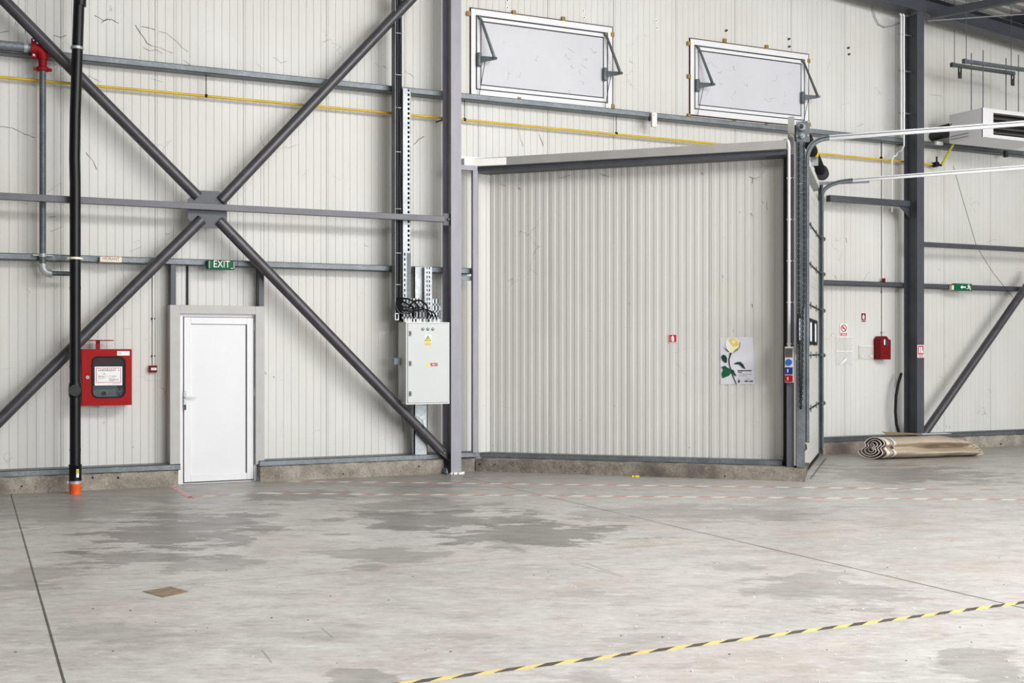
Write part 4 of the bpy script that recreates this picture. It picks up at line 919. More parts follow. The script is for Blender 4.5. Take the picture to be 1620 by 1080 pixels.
b = MB(AN); s0, sa, za, sl, tr_ = n1; b.box(DS+.0, sa+.25, 4.045, 4.06, za-.05, za-.0); b.build('support_angle', 'steel', tr_)
# jambs
ja = A(1260.5, 500, .02)[0]; jb = A(1273, 500, .02)[0]
b = MB(AN); b.box(ja, jb, .02, .028, .175, 4.35); b.box(ja, ja+.01, .028, .1, .175, 4.35); b.box(jb-.008, jb, .028, .08, .175, 4.35); tag(b.build('door_jamb', 'galv'), 'galvanised near jamb of the dock door behind the hand chain', 'jamb')
b = MB(AN); b.box(DS-.02, DS+.055, 4.05, 4.12, .10, 4.30); b.box(DS+.04, DS+.055, 3.96, 4.05, .1, 4.3); tag(b.build('door_jamb', 'galv_dk'), 'galvanised far jamb of the dock door beside the back wall', 'jamb')
for yy in (290.5, 304.5): z = A(1266, yy, .02)[1]; b = MB(AN); b.box(ja, jb, .014, .02, z-.006, z+.006); tag(b.build('jamb_strap', 'galv_lt'), 'light strap across the near door jamb, %s one' % ('upper' if yy < 300 else 'lower'), 'strap')
# bracket angle and bearing plate
a0 = A(1246.5, 200, .30); a1 = A(1256, 200, .30); zt = A(1250, 184.5, .30)[1]
b = MB(AN); b.box(a0[0], a1[0], .30, .31, zB, zt); b.box(a1[0]-.008, a1[0], .31, .38, zB, zt); tag(b.build('angle_post', 'fascia'), 'grey angle iron standing up behind the bearing plate', 'post')
x0, zt = A(1259.5, 192.5, .04); x1, zb = A(1281, 224.5, .04); w = x1-x0; h = zt-zb
r = root('spring_gear', AN.w(((x0+x1)/2, .04, zb)), 'grey bearing plate with black torsion spring shaft above the dock door', 'gear')
b = MB(AN); b.box(x0, x1, .03, .042, zb, zt); b.box(x0-.02, x0, .04, .2, zb+.02, zt-.04, 1); b.build('bearing_plate', ['galv', 'ink'], r)
for a, c in ((.1, .93), (.9, .93), (.08, .3), (.9, .3)): b = MB(AN); b.cyl((x0+w*a, .018, zb+h*c), (x0+w*a, .03, zb+h*c), .013, 8); b.build('bolt', 'galv_lt', r)
c1 = (x0+w*.45, zb+h*.70); c2 = (x0+w*.47, zb+h*.29); b = MB(AN); b.cyl((c1[0], -.03, c1[1]), (c1[0], .03, c1[1]), .045, 16, 0); b.cyl((c1[0], -.10, c1[1]), (c1[0], -.03, c1[1]), .024, 12, 1); b.cyl((c2[0], -.0, c2[1]), (c2[0], .03, c2[1]), .034, 16, 0); b.cyl((c2[0], -.02, c2[1]), (c2[0], 0, c2[1]), .017, 12, 0); b.build('shaft_bearing', ['galv_lt', 'ink'], r)
# torsion shaft with spring coils, along the door head
b = MB(AN); sx_, sz_ = c1[0]+.02, c1[1]-.05
b.cyl((sx_, .05, sz_), (sx_, 3.95, sz_), .03, 12); b.build('shaft', 'galv_dk', r)
for v0, v1 in ((.45, 1.7), (2.2, 3.5)):
    b = MB(AN); n = 260; b.tube([(sx_+.062*math.cos(i*.75), v0+(v1-v0)*i/n, sz_+.062*math.sin(i*.75)) for i in range(n)], .012, 5); b.cyl((sx_, v0, sz_), (sx_, v1, sz_), .055, 14); b.build('torsion_spring', 'rubber', r)
b = MB(AN); b.cyl((sx_, 3.6, sz_), (sx_, 3.66, sz_), .105, 20); b.cyl((sx_, 3.66, sz_), (sx_, 3.82, sz_), .08, 20); b.cyl((sx_, 3.82, sz_), (sx_, 3.86, sz_), .105, 20); b.build('cable_drum', 'ink', r)
b = MB(AN); b.box(sx_-.05, sx_+.06, 1.9, 1.93, sz_-.16, sz_+.08); b.build('centre_bearing', 'galv_lt', r); b = MB(AN); b.box(sx_+.03, sx_+.068, 1.75, 1.87, sz_-.05, sz_+.06); b.build('yellow_label', 'signyellow', r)
# hand chain
r = root('hand_chain', AN.w((A(1267, 645, -.02)[0], -.02, A(1267, 645, -.02)[1])), 'long dark hand chain hanging in a loop beside the dock door', 'chain')
b = MB(AN); sA = A(1263.5, 400, -.02)[0]; sB = A(1270.5, 400, -.02)[0]; zbm = A(1267, 645, -.02)[1]; ztop = zb-.01; path = []
xm = (sA+sB)/2; hw = (sB-sA)/2; L = .034
z = ztop
while z > zbm+.06: 
    k = min(1, (z-zbm)/1.6)**.5; path.append((xm-hw*k, z)); z -= L
for a in range(1, 4): path.append((xm-hw*.25*math.cos(a*math.pi/4), zbm+.04-.04*math.sin(a*math.pi/4)))
left = path[:]
for x, zz in reversed(left[:-3]): path.append((2*xm-x+.012*(zz > 2.2), zz))
for i in range(len(path)-1):
    p = Vector((path[i][0], -.02, path[i][1])); q2 = Vector((path[i+1][0], -.02, path[i+1][1])); c_ = (p+q2)/2; d_ = (q2-p).normalized(); s_ = Vector((0, 1, 0)) if i % 2 else d_.cross(Vector((0, 1, 0))).normalized()
    b.tube([c_+d_*.022*math.cos(t)+s_*.0105*math.sin(t) for t in [j*math.pi/3 for j in range(7)]], .0058, 4, 0, False)
b.build('chain', 'rubber', r)

# ------------------------------------------------------------------ poster and extinguisher sign on the dock wall
PV = .402
def ap(x, y): return A(1120+x/10.8, 520+y/10.8, PV)
c = ap(205, 150), ap(772, 136), ap(796, 946), ap(214, 950)
r = root('rose_poster', AN.w(((c[0][0]+c[1][0])/2, PV, c[3][1])), 'white poster of a pale yellow rose taped to the dock wall', 'poster')
nx, nz = 14, 8; b = MB(AN); v = []
for j in range(nz+1):
    for i in range(nx+1):
        u, t_ = i/nx, j/nz; x = (c[0][0]*(1-u)+c[1][0]*u)*t_+(c[3][0]*(1-u)+c[2][0]*u)*(1-t_); z = (c[0][1]*(1-u)+c[1][1]*u)*t_+(c[3][1]*(1-u)+c[2][1]*u)*(1-t_)
        v.append((x, PV+.004+.002*math.sin(u*7+1)*(t_), z))
b.add(v, [(j*(nx+1)+i, j*(nx+1)+i+1, (j+1)*(nx+1)+i+1, (j+1)*(nx+1)+i) for j in range(nz) for i in range(nx)], 0, True); sheet = b
def shape(name, pts, mt, k): b = MB(AN); b.flat([ap(*p) for p in pts], PV-.0015*k, 0); return b.build(name, mt, r)
shape('flower_petals', [(345, 165), (310, 210), (300, 280), (330, 350), (375, 405), (420, 415), (500, 385), (540, 310), (550, 250), (520, 195), (470, 168), (400, 160)], 'rose_w', 1)
shape('flower_petals', [(400, 300), (380, 400), (420, 412), (500, 350), (530, 290), (520, 240), (460, 300)], 'rose_c', 2)
shape('flower_petals', [(350, 190), (380, 170), (440, 165), (490, 195), (520, 240), (515, 285), (470, 300), (420, 300), (390, 250)], 'rose_y', 3)
shape('flower_petals', [(400, 200), (440, 185), (470, 215), (450, 260), (415, 250)], 'rose_c', 4)
shape('flower_petals', [(420, 412), (500, 380), (545, 315), (558, 245), (530, 215), (540, 250), (525, 320), (470, 350)], 'rose_s', 4)
shape('sepal', [(262, 305), (300, 335), (368, 395), (350, 395), (300, 350)], 'leaf_dk', 4)
shape('stem', [(375, 410), (410, 415), (395, 455), (370, 520), (375, 600), (400, 690), (430, 790), (495, 945), (480, 945), (415, 790), (385, 690), (358, 600), (350, 520), (372, 455)], 'leaf_dk', 5)
shape('leaf', [(228, 470), (260, 440), (305, 455), (328, 500), (322, 580), (290, 575), (240, 525)], 'leaf_dk', 4)
shape('leaf', [(440, 600), (490, 570), (550, 562), (600, 600), (645, 688), (600, 670), (530, 605), (480, 605)], 'leaf_dk', 4)
shape('leaf', [(230, 655), (290, 628), (340, 665), (410, 695), (405, 750), (360, 800), (250, 842), (235, 760), (262, 690)], 'leaf', 4)
shape('leaf', [(405, 690), (440, 705), (455, 745), (495, 808), (455, 795), (415, 745)], 'leaf_dk', 6)
b = sheet
for x0, x1, y0, y1, m in ((510, 745, 706, 722, 0), (512, 585, 735, 746, 0), (585, 750, 768, 775, 1), (520, 575, 770, 776, 1), (585, 665, 797, 804, 1), (520, 575, 800, 806, 1), (515, 530, 850, 860, 0), (640, 710, 852, 860, 1), (515, 545, 875, 918, 0), (555, 610, 885, 890, 1), (625, 690, 884, 904, 0), (708, 772, 886, 904, 0)):
    b.flat([ap(x0, y0), ap(x1, y0), ap(x1, y1), ap(x0, y1)], PV-.0015, m+1)
b.build('sheet', ['paper', 'ink', 'inkgrey'], r)
x0, zt = A(1058, 528.5, .405); x1, zb = A(1071, 541.8, .405); w = x1-x0; h = zt-zb
r = root('extinguisher_sign', AN.w(((x0+x1)/2, .405, zb)), 'small red square extinguisher sign in the middle of the dock wall', 'sign')
b = MB(AN); b.box(x0, x1, .405, .411, zb, zt, 0); b.build('plate', 'signwhite', r)
b = MB(AN); b.box(x0+.007, x1-.007, .403, .405, zb+.007, zt-.007); b.build('red_field', 'sign_red', r)
def extpic(fr, b, x0, w, zb, h, y, m=0):
    b.flat([(x0+w*.40, zb+h*.12), (x0+w*.66, zb+h*.12), (x0+w*.66, zb+h*.62), (x0+w*.60, zb+h*.72), (x0+w*.56, zb+h*.84), (x0+w*.48, zb+h*.84), (x0+w*.46, zb+h*.72), (x0+w*.40, zb+h*.62)], y, m)
    b.flat([(x0+w*.24, zb+h*.2), (x0+w*.32, zb+h*.2), (x0+w*.33, zb+h*.6), (x0+w*.5, zb+h*.76), (x0+w*.46, zb+h*.82), (x0+w*.26, zb+h*.64)], y, m)
b = MB(AN); extpic(AN, b, x0, w, zb, h, .4015); b.build('pictogram', 'signwhite', r)

# ------------------------------------------------------------------ things on the far right wall
RYW = 15.388
def plate(name, px0, px1, py0, py1, y, mat, label, cat):
    x0, zt = W(px0, py0, y); x1, zb = W(px1, py1, y)
    r = root(name, ((x0+x1)/2, y, zb), label, cat); b = MB(); b.box(x0, x1, y, y+.006, zb, zt); b.build('plate', mat, r)
    return r, x0, x1-x0, zb, zt-zb
r, x0, w, zb, h = plate('no_smoking_sign', 1329.3, 1340.3, 512, 531.5, RYW, 'signwhite', 'white and red prohibition sign above the plastic sleeves', 'sign')
b = MB(); o_ = circle(x0+w/2, zb+h*.64, w*.42, 20); i_ = circle(x0+w/2, zb+h*.64, w*.31, 20); frame_mesh(b, o_, i_, RYW-.002, RYW-.001)
cx, cz = x0+w/2, zb+h*.64; b.flat([(cx-w*.28, cz+w*.18), (cx-w*.2, cz+w*.27), (cx+w*.28, cz-w*.18), (cx+w*.2, cz-w*.27)], RYW-.0035); b.box(x0+w*.05, x0+w*.95, RYW-.002, RYW, zb+h*.04, zb+h*.26); p_ = b; b = MB(); b.flat([(cx-w*.24, cz-w*.06), (cx+w*.2, cz-w*.06), (cx+w*.2, cz+w*.02), (cx-w*.24, cz+w*.02)], RYW-.0025); b.flat([(cx-w*.05, cz+w*.08), (cx+w*.1, cz+w*.08), (cx+w*.02, cz+w*.22)], RYW-.0025); b.build('pictogram', 'ink', r)
p_.box(x0+w*.15, x0+w*.85, RYW-.004, RYW-.002, zb+h*.16, zb+h*.20, 1); p_.box(x0+w*.2, x0+w*.8, RYW-.004, RYW-.002, zb+h*.09, zb+h*.12, 1); p_.build('red_print', ['sign_red', 'signwhite'], r)
r, x0, w, zb, h = plate('extinguisher_sign', 1362.2, 1370, 494.8, 509, RYW, 'signwhite', 'small dark red extinguisher sign high beside the red hose box', 'sign')
b = MB(); b.box(x0+w*.06, x0+w*.94, RYW-.002, RYW, zb+h*.2, zb+h*.97); b.box(x0+w*.06, x0+w*.94, RYW-.002, RYW, zb+h*.02, zb+h*.15); b.build('red_field', 'reddk', r)
b = MB(); extpic(MAIN, b, x0, w, zb+h*.2, h*.75, RYW-.004); b.build('pictogram', 'signwhite', r)
r, x0, w, zb, h = plate('fire_point_sign', 1451.5, 1461.7, 545.5, 565.5, 14.872, 'signwhite', 'red and white fire equipment sign on the dark column', 'sign')
b = MB(); b.box(x0+w*.08, x0+w*.92, 14.870, 14.872, zb+h*.24, zb+h*.95); b.box(x0+w*.12, x0+w*.88, 14.870, 14.872, zb+h*.14, zb+h*.19); b.box(x0+w*.12, x0+w*.88, 14.870, 14.872, zb+h*.05, zb+h*.10); b.build('red_field', 'sign_red', r)
b = MB(); b.flat([(x0+w*.22, zb+h*.35), (x0+w*.42, zb+h*.35), (x0+w*.42, zb+h*.85), (x0+w*.22, zb+h*.85)], 14.868); b.flat([(x0+w*.52, zb+h*.35), (x0+w*.82, zb+h*.35), (x0+w*.82, zb+h*.5), (x0+w*.72, zb+h*.6), (x0+w*.72, zb+h*.85), (x0+w*.52, zb+h*.85)], 14.868); b.build('pictogram', 'signwhite', r)
def sleeve(px0, px1, py0, py1, label, torn, mat='film'):
    x0, zt = W(px0, py0, RYW); x1, zb = W(px1, py1, RYW); w = x1-x0; h = zt-zb
    r = root('plastic_sleeve', ((x0+x1)/2, RYW, zb), label, 'document sleeve', 'plastic sleeves on the back wall')
    b = MB(); nx = 8; v = []
    for j in range(7):
        for i in range(nx+1): v.append((x0+w*i/nx, RYW-.006-.006*math.sin(i*2.1+j*1.3)*math.sin(j), zb+h*j/6))
    b.add(v, [(j*(nx+1)+i, j*(nx+1)+i+1, (j+1)*(nx+1)+i+1, (j+1)*(nx+1)+i) for j in range(6) for i in range(nx)], 0, True); b.build('film', mat, r)
    b = MB(); b.box(x0, x1, RYW-.010, RYW-.004, zt-.018, zt-.004); b.build('top_welt', 'signwhite', r)
    if torn == 1: b = MB(); b.prism([(x0+w*.15, zb), (x0+w*.62, zb+h*.55), (x0+w*.62, zb+h*.32), (x0+w*.22, zb)], RYW-.018, RYW-.012); b.build('torn_flap', 'signwhite', r)
    if torn == 2: b = MB(); b.box(x0+w*.08, x0+w*.3, RYW-.016, RYW-.010, zb+.03, zb+.06); b.box(x1-w*.25, x1-w*.05, RYW-.016, RYW-.010, zb+.03, zb+.06); b.ring(x0, x1, zb, zt, .008, RYW-.014, RYW-.008); b.build('tape_strip', 'cream', r)
    return r
sleeve(1322, 1348, 532, 553, 'torn clear plastic sleeve directly below the prohibition sign', 0)
sleeve(1322, 1348, 554.5, 577, 'clear plastic sleeve with folded flap, lower of the two', 1)
sleeve(1358.5, 1381, 546, 567.5, 'crumpled plastic sleeve beside the red hose box', 2)
# red extinguisher box with conduit
YB = 15.22
x0, zt = W(1393.5, 531.5, YB); x1, zb = W(1409.5, 568.5, YB); w = x1-x0
r = root('hose_box', ((x0+x1)/2, 15.3, zb), 'small dark red metal box hanging left of the dark column', 'box')
b = MB(); b.prism([(x0, zb), (x1, zb), (x1, zt-.06), (x1-w*.18, zt-.055), (x0+w*.6, zt), (x0+w*.2, zt), (x0, zt-.05)], YB, 15.39); b.build('body', 'reddk', r, bevel=.006)
b = MB(); cz = zt-.115; cx = x0+w*.62; b.flat([(cx+.03*math.cos(a)*1.0, cz+.05*math.sin(a)) for a in [i*math.pi/8 for i in range(16)]], YB-.003); b.build('opening', 'ink', r)
b = MB(); b.box(x0+w*.3, x0+w*.42, YB-.005, YB, cz-.03, cz+.06); b.build('sticker', 'signwhite', r)
cx = W(1396.5, 500, 15.37)[0]
r = root('conduit_pipe', (cx, 15.37, zt), 'thin white conduit dropping to the dark red box', 'conduit')
b = MB(); b.cyl((cx, 15.37, zt-.02), (cx, 15.37, 5.13), .013, 10); b.build('pipe', 'whiteplastic', r)
for yy in (526, 462, 322): z = W(1397, yy, 15.37)[1]; b = MB(); b.box(cx-.024, cx+.024, 15.365, 15.395, z-.012, z+.012); b.build('saddle_clip', 'galv', r)
x, z = W(1399.5, 443, 15.3); b = MB(); b.box(x-.02, x+.02, 15.3, 15.34, z-.03, z+.03); tag(b.build('alarm_button', 'reddk'), 'tiny red button on the girt above the dark red box', 'alarm button')
# conduits beside the dark column
cY = 15.05; x = W(1428, 100, cY)[0]; zt_ = W(1428, 22, cY)[1]
r = root('conduit_pipe', (x, cY, 5.2), 'pair of white conduits along the left edge of the dark column', 'conduit')
for dx in (-.03, .03): b = MB(); b.tube([(x+dx, cY, 5.22), (x+dx+.004, cY, 6.0), (x+dx-.004, cY, 6.6), (x+dx, cY, zt_-.03), (x+dx-.03, cY, zt_)], .0165, 10); b.build('pipe', 'white', r)
for z in (5.6, 6.3, 6.9): b = MB(); b.box(x-.06, 14.726, cY+.01, cY+.03, z-.01, z+.01); b.build('saddle_clip', 'galv', r)
j = W(1411, 232, 15.2)[0]; b = MB(); b.tube([(x+.03, cY, 5.23), (x+.03, cY, 5.06), (x+.03, cY+.06, 4.98)]+[tuple(p) for p in arc((x+.03, 15.2, 4.97), (x+.03, 15.2, 4.9), (x-.08, 15.2, 4.9), 6)]+[tuple(p) for p in arc((j+.08, 15.2, 4.9), (j, 15.2, 4.9), (j, 15.2, 4.8), 6)]+[(j, 15.2, W(1411, 335, 15.2)[1])], .0135, 10); b.build('offset_pipe', 'whiteplastic', r)
p0, p1, p2, p3 = W(1380, 8, 15.36), W(1384, 26, 15.36), W(1400, 43, 15.36), W(1426, 35, 15.36); b = MB(); b.tube([(p[0], 15.36, p[1]) for p in (p0, p1, W(1390, 38, 15.36), p2, W(1412, 41, 15.36), p3)], .008, 8); tag(b.build('loose_cable', 'inkgrey'), 'grey cable sagging to the top of the dark column', 'cable')
Yc = 15.0; pts = [(1440, 590), (1435, 606), (1431.5, 625), (1430.5, 650), (1432, 670), (1437, 688)]
b = MB(); b.tube([(W(px, py, Yc)[0], Yc+.2, W(px, py, Yc+.2)[1]) for px, py in pts], .024, 10); tag(b.build('black_hose', 'rubber'), 'black hose curving behind the left side of the dark column', 'hose')
pts = [(1508, 262), (1520, 305), (1545, 390), (1570, 430), (1602, 470)]
b = MB(); b.tube([(W(px, py, 15.1)[0], 15.1, W(px, py, 15.1)[1]) for px, py in pts], .004, 6); tag(b.build('loose_wire', 'rubber'), 'thin dark wire slanting down from heater to the diagonal brace', 'wire')
x0, zt = W(1480, 223.5, 15.16); x1, zb = W(1490, 230, 15.16); b = MB(); b.box(x0, x1, 15.13, 15.19, zb, zt); tag(b.build('junction_box', 'whiteplastic', bevel=.004), 'white junction box on the top girt below the heater flue', 'box')
x, z = W(1591, 244, 15.17); b = MB(); b.box(x-.03, x+.03, 15.14, 15.2, z-.05, z+.06); tag(b.build('girt_clamp', 'ink'), 'black clamp on the top girt below the heater', 'clamp')

# ------------------------------------------------------------------ heater hung from rails
HX0, HX1, HF, HB, HZ0 = 15.39, 16.85, 14.19, 14.90, 5.135; HZ1 = HZ0+.475
r = root('air_heater', ((HX0+HX1)/2, (HF+HB)/2, HZ0), 'white suspended air heater with dark louvres at upper right', 'heater')
b = MB(); t = .02; b.box(HX0, HX0+t, HF, HB, HZ0, HZ1); b.box(HX1-t, HX1, HF, HB, HZ0, HZ1); b.box(HX0+t, HX1-t, HF, HB, HZ0, HZ0+t); b.box(HX0+t, HX1-t, HF, HB, HZ1-t, HZ1); b.box(HX0+t, HX1-t, HB-t, HB, HZ0+t, HZ1-t)
b.box(HX0+t, HX0+.24, HF, HF+t, HZ0+t, HZ1-t); b.box(HX1-.12, HX1-t, HF, HF+t, HZ0+t, HZ1-t); b.box(HX0+.24, HX1-.12, HF, HF+t, HZ0+t, HZ0+.055); b.box(HX0+.24, HX1-.12, HF, HF+t, HZ1-.065, HZ1-t); b.build('casing', 'white', r, bevel=.004)
b = MB(); b.box(HX0+.24, HX1-.12, HF+.12, HF+.13, HZ0+t, HZ1-t); b.build('outlet_cavity', 'dark', r)
for k in range(5): z = HZ0+.075+k*.078; b = MB(); b.hexa([(HX0+.24, HF+.01, z), (HX1-.12, HF+.01, z), (HX1-.12, HF+.015, z+.012), (HX0+.24, HF+.015, z+.012), (HX0+.24, HF+.09, z+.045), (HX1-.12, HF+.09, z+.045), (HX1-.12, HF+.09, z+.057), (HX0+.24, HF+.09, z+.057)]); b.build('louvre_blade', 'smoke', r)
for k in range(2): b = MB(); b.box(HX0-.003, HX0, HF+.3, HB-.03, HZ0+.05+k*.05, HZ0+.068+k*.05); b.build('side_slot', 'inkgrey', r)
b = MB(); b.box(HX0-.004, HX0, HF-.001, HF+.012, HZ0, HZ1); b.cyl((HX0-.008, HF+.3, HZ0+.24), (HX0, HF+.3, HZ0+.24), .012, 8); b.build('edge_seam', 'ink', r)
b = MB(); b.cyl((HX0+.1, HB, HZ0+.2), (HX0+.1, 15.39, HZ0+.2), .07, 14); b.build('flue_pipe', 'ink', r)
b = MB(); b.cyl((HX0+.03, HB, HZ0+.32), (HX0+.03, 15.39, HZ0+.30), .028, 10); b.tube([(HX0+.02, HB-.1, HZ0+.34), (HX0-.01, HB+.05, HZ0+.28), (HX0-.05, HB+.2, HZ0+.24)], .012, 8); b.build('pipe_stub', 'rubber', r)
ROOF = lambda x: ZF(x)+.45
def rail(px0, px1, py, y, label, brackets, rods):
    x0, z = W(px0, py, y); x1 = px1
    r = root('hanging_rail', ((x0+x1)/2, y, z-.03), label, 'rail', 'hanging rails above the heater')
    b = MB(); b.box(x0, x1, y-.02, y-.014, z-.03, z+.03); b.box(x0, x1, y+.014, y+.02, z-.03, z+.03); b.box(x0, x1, y-.014, y+.014, z+.024, z+.03); b.box(x0, x0+.06, y-.03, y+.03, z-.035, z+.035); b.build('rail', 'galv_dk', r)
    for px in brackets:
        x = W(px, py, y)[0]; b = MB(); b.ring(x-.035, x+.035, z-.21, z-.02, .016, y-.01, y+.01); b.box(x-.03, x+.03, y-.012, y+.012, z-.2, z-.10); b.build('hanger_shoe', 'ink', r)
    for px in rods:
        x = W(px, py, y)[0]; b = MB(); b.cyl((x, y, z), (x, y, ROOF(x)), .006, 6); b.build('threaded_rod', 'galv_dk', r)
    return x0, z
rail(1505, W(1605, 113, 14.75)[0], 102.3, 14.75, 'rear hanging rail with two black hooks above the heater', (1518.5, 1602), (1510, 1599.5))
rail(1524, 17.6, 96.5, 14.30, 'front hanging rail above the heater, the higher one in view', (), (1528.5, 1690))
for px, y, top in ((1536.7, 14.75, 84), (1555.3, 14.3, 79.5), (1591.5, 14.75, 92), (1611.3, 14.3, 86.5)):
    x = W(px, 150, y+.03)[0]; b = MB(); b.cyl((x, y+.03, HZ1-.01), (x, y+.03, W(px, top, y+.03)[1]), .0085, 8)
    tag(b.build('threaded_rod', 'galv_dk'), {1536.7: 'rear left threaded rod holding the white heater', 1555.3: 'front left threaded rod holding the white heater', 1591.5: 'rear right threaded rod holding the white heater', 1611.3: 'front right threaded rod holding the white heater'}[px], 'rod', 'threaded rods of the heater')

# ------------------------------------------------------------------ roof structure
def roofbeam(name, x0, x1, y0, y1, dz0, dz1, mat, label, group=None, flange=.0):
    b = MB(); zf = ZF
    slopebox(b, x0, x1, y0, y1, zf(x0)+dz0, zf(x0)+dz1, zf(x1)+dz0, zf(x1)+dz1)
    if flange: slopebox(b, x0, x1, y0-flange, y1+flange, zf(x0)+dz0-.014, zf(x0)+dz0, zf(x1)+dz0-.014, zf(x1)+dz0); slopebox(b, x0, x1, y0-flange, y1+flange, zf(x0)+dz1, zf(x0)+dz1+.014, zf(x1)+dz1, zf(x1)+dz1+.014)
    return tag(b.build(name, mat), label, 'beam', group)
roofbeam('gable_rafter', -6, 32, 15.02, 15.03, .014, .27, 'steel_dk', 'dark grey rafter sloping along the top of the back wall', None, .13)
for i, x in enumerate((15.0, 17.2, 19.4)):
    z = ZF(x)+.32; b = MB(); b.box(x-.04, x+.04, -20, 15.35, z, z+.19)
    b.box(x-.04, x+.10, -20, 15.35, z, z+.01)
    tag(b.build('roof_purlin', 'steel_dk'), ('dark roof purlin directly above the dark column', 'dark roof purlin at the top right corner of the photo', 'dark roof purlin beyond the top right corner')[i], 'beam', 'roof purlins')
for k, (p, q3) in enumerate((((14.9, 14.9, 7.13), (17.9, 11.3, 6.95)), ((14.95, 14.85, 7.22), (17.0, 9.8, 7.25)))):
    b = MB(); 
    if k: b.bar(p, q3, .12, .12, (0, 0, 1))
    else: b.tube([p, q3], .010, 8)
    tag(b.build('roof_tie', 'steel' if not k else 'steel_dk'), ('thin steel tie rod under the roof at top right', 'dark roof brace running out from the dark column top')[k], 'tie')
ce = MB(); n = 0; pr = []
y = -22.0
while y < 15.9: pr += [(y, 0), (y+.10, 0), (y+.13, .045), (y+.22, .045)]; y += .25
zf = lambda x: ZF(x)+.53
v = [(x, p[0], zf(x)+p[1]) for x in (-12, 32) for p in pr]; m = len(pr)
ce.add(v, [(i, i+1, i+1+m, i+m) for i in range(m-1)])
o = struct(ce.build('ceiling', 'deck')); o['label'] = 'white corrugated metal roof deck'

# ------------------------------------------------------------------ rolled canvas, cardboard
bl = Vector((*G(1396, 728), 0)); br = Vector((*G(1561, 722.5), 0)); ax = (br-bl); Lr = ax.length; ax.normalize(); nv = Vector((-ax.y, ax.x, 0))   # nv: away from the viewer
r = root('rolled_canvas', (bl+br)/2, 'rolled beige canvas sheet lying on the floor by the dark column', 'canvas roll')
def outline(t, k):
    """flattened, waisted loop (a, b): a away from viewer, b up; k scales inwards"""
    w_, h_ = .33*k, .175*k
    c_, s_ = math.cos(t), math.sin(t)
    a = w_*c_*(1-.42*math.exp(-(s_/.30)**2)); bb = h_*s_
    if c_ > 0: a -= s_*.07*k*c_
    return a+.27, bb+.18
random.seed(5)
turns = 4.2; N_ = 150
spir = []
for i in range(N_+1):
    f_ = i/N_; t = -math.pi*.55+f_*turns*2*math.pi; k = .22+.78*f_
    a, bb = outline(t, k); spir.append((a, bb))
def place(a, bb, l):
    if a < .30: a += .17*max(0, min(1, (l-.55)/.4))*math.exp(-((bb-.17)/.045)**2)*max(0, min(1, (.30-a)/.2))     # crease along the viewer's side
    p = bl+ax*l+nv*(a-.02); return Vector((p.x, p.y, max(.004, bb)))
nl = 22
def roll_mesh(b, ribbon, mat_i, l0, l1, wob, close):
    rows = []
    for j in range(nl+1):
        f_ = j/nl; l = l0+(l1-l0)*f_
        sc = 1-.42*max(0, (f_-.55)/.45)**1.6; dip = 1
        row = []
        for i, (a, bb) in enumerate(ribbon):
            g = math.sin(f_*9+i*.21)*.006*wob+math.sin(f_*23+i*.5)*.003*wob
            row.append(place((a-.27)*(1-.25*max(0, (f_-.6)/.4)**2)+.27+g, bb*sc+g*.8, l+.05*math.sin(i*.16)*(1-f_)*wob-(.10*math.sin(min(1, i/len(ribbon))*3.1) if f_ > .98 else 0)))
        rows.append(row)
    n = len(ribbon); v = [p for rw in rows for p in rw]
    f = [(j*n+i, j*n+i+1, (j+1)*n+i+1, (j+1)*n+i) for j in range(nl) for i in range(n-1)]
    b.add(v, f, mat_i, True); return rows
outer_ = [outline(-math.pi*.55+turns*2*math.pi-2*math.pi*(1-i/48), .78/turns*0+.22+.78*(1-(1-i/48)/turns)) for i in range(49)]
b = MB(); rows = roll_mesh(b, outer_, 0, .16, Lr, 1, True)
end = rows[-1]; cpt = sum(end, Vector())/len(end); b.add(end+[cpt+ax*.03], [(i, i+1, len(end)) for i in range(len(end)-1)], 0, True)
ob = b.build('outer_sheet', 'canvas', r); md = ob.modifiers.new('thick', 'SOLIDIFY'); md.thickness = .006
b = MB(); roll_mesh(b, [((a-.27)*.93+.27, (c-.18)*.93+.18) for a, c in spir], 0, .0, .25, 1, False); ob = b.build('inner_layers', 'canvas_in', r); md = ob.modifiers.new('thick', 'SOLIDIFY'); md.thickness = .008
# light cut edges at the open end and staggered white bands
b = MB(); pts = [place(a, bb, -.004+.05*math.sin(i*.16)) for i, (a, bb) in enumerate(spir)]; b.tube(pts, .0075, 6); b.build('cut_edge', 'canvas_lt', r)
for l, mt in ((.07, 'canvas_lt'), (.13, 'canvas'), (.17, 'canvas_lt')):
    b = MB(); rw = []
    for i, (a, bb) in enumerate(outer_[4:]):
        rw.append((a, bb))
    v = []
    for (a, bb) in rw:
        for dl in (0, .075): v.append(place((a-.27)*(1.0+.012*(l > .1))+.27, bb*1.005, l+dl))
    b.add(v, [(2*i, 2*i+1, 2*i+3, 2*i+2) for i in range(len(rw)-1)], 0, True); ob = b.build('folded_edge', mt, r); md = ob.modifiers.new('thick', 'SOLIDIFY'); md.thickness = .007
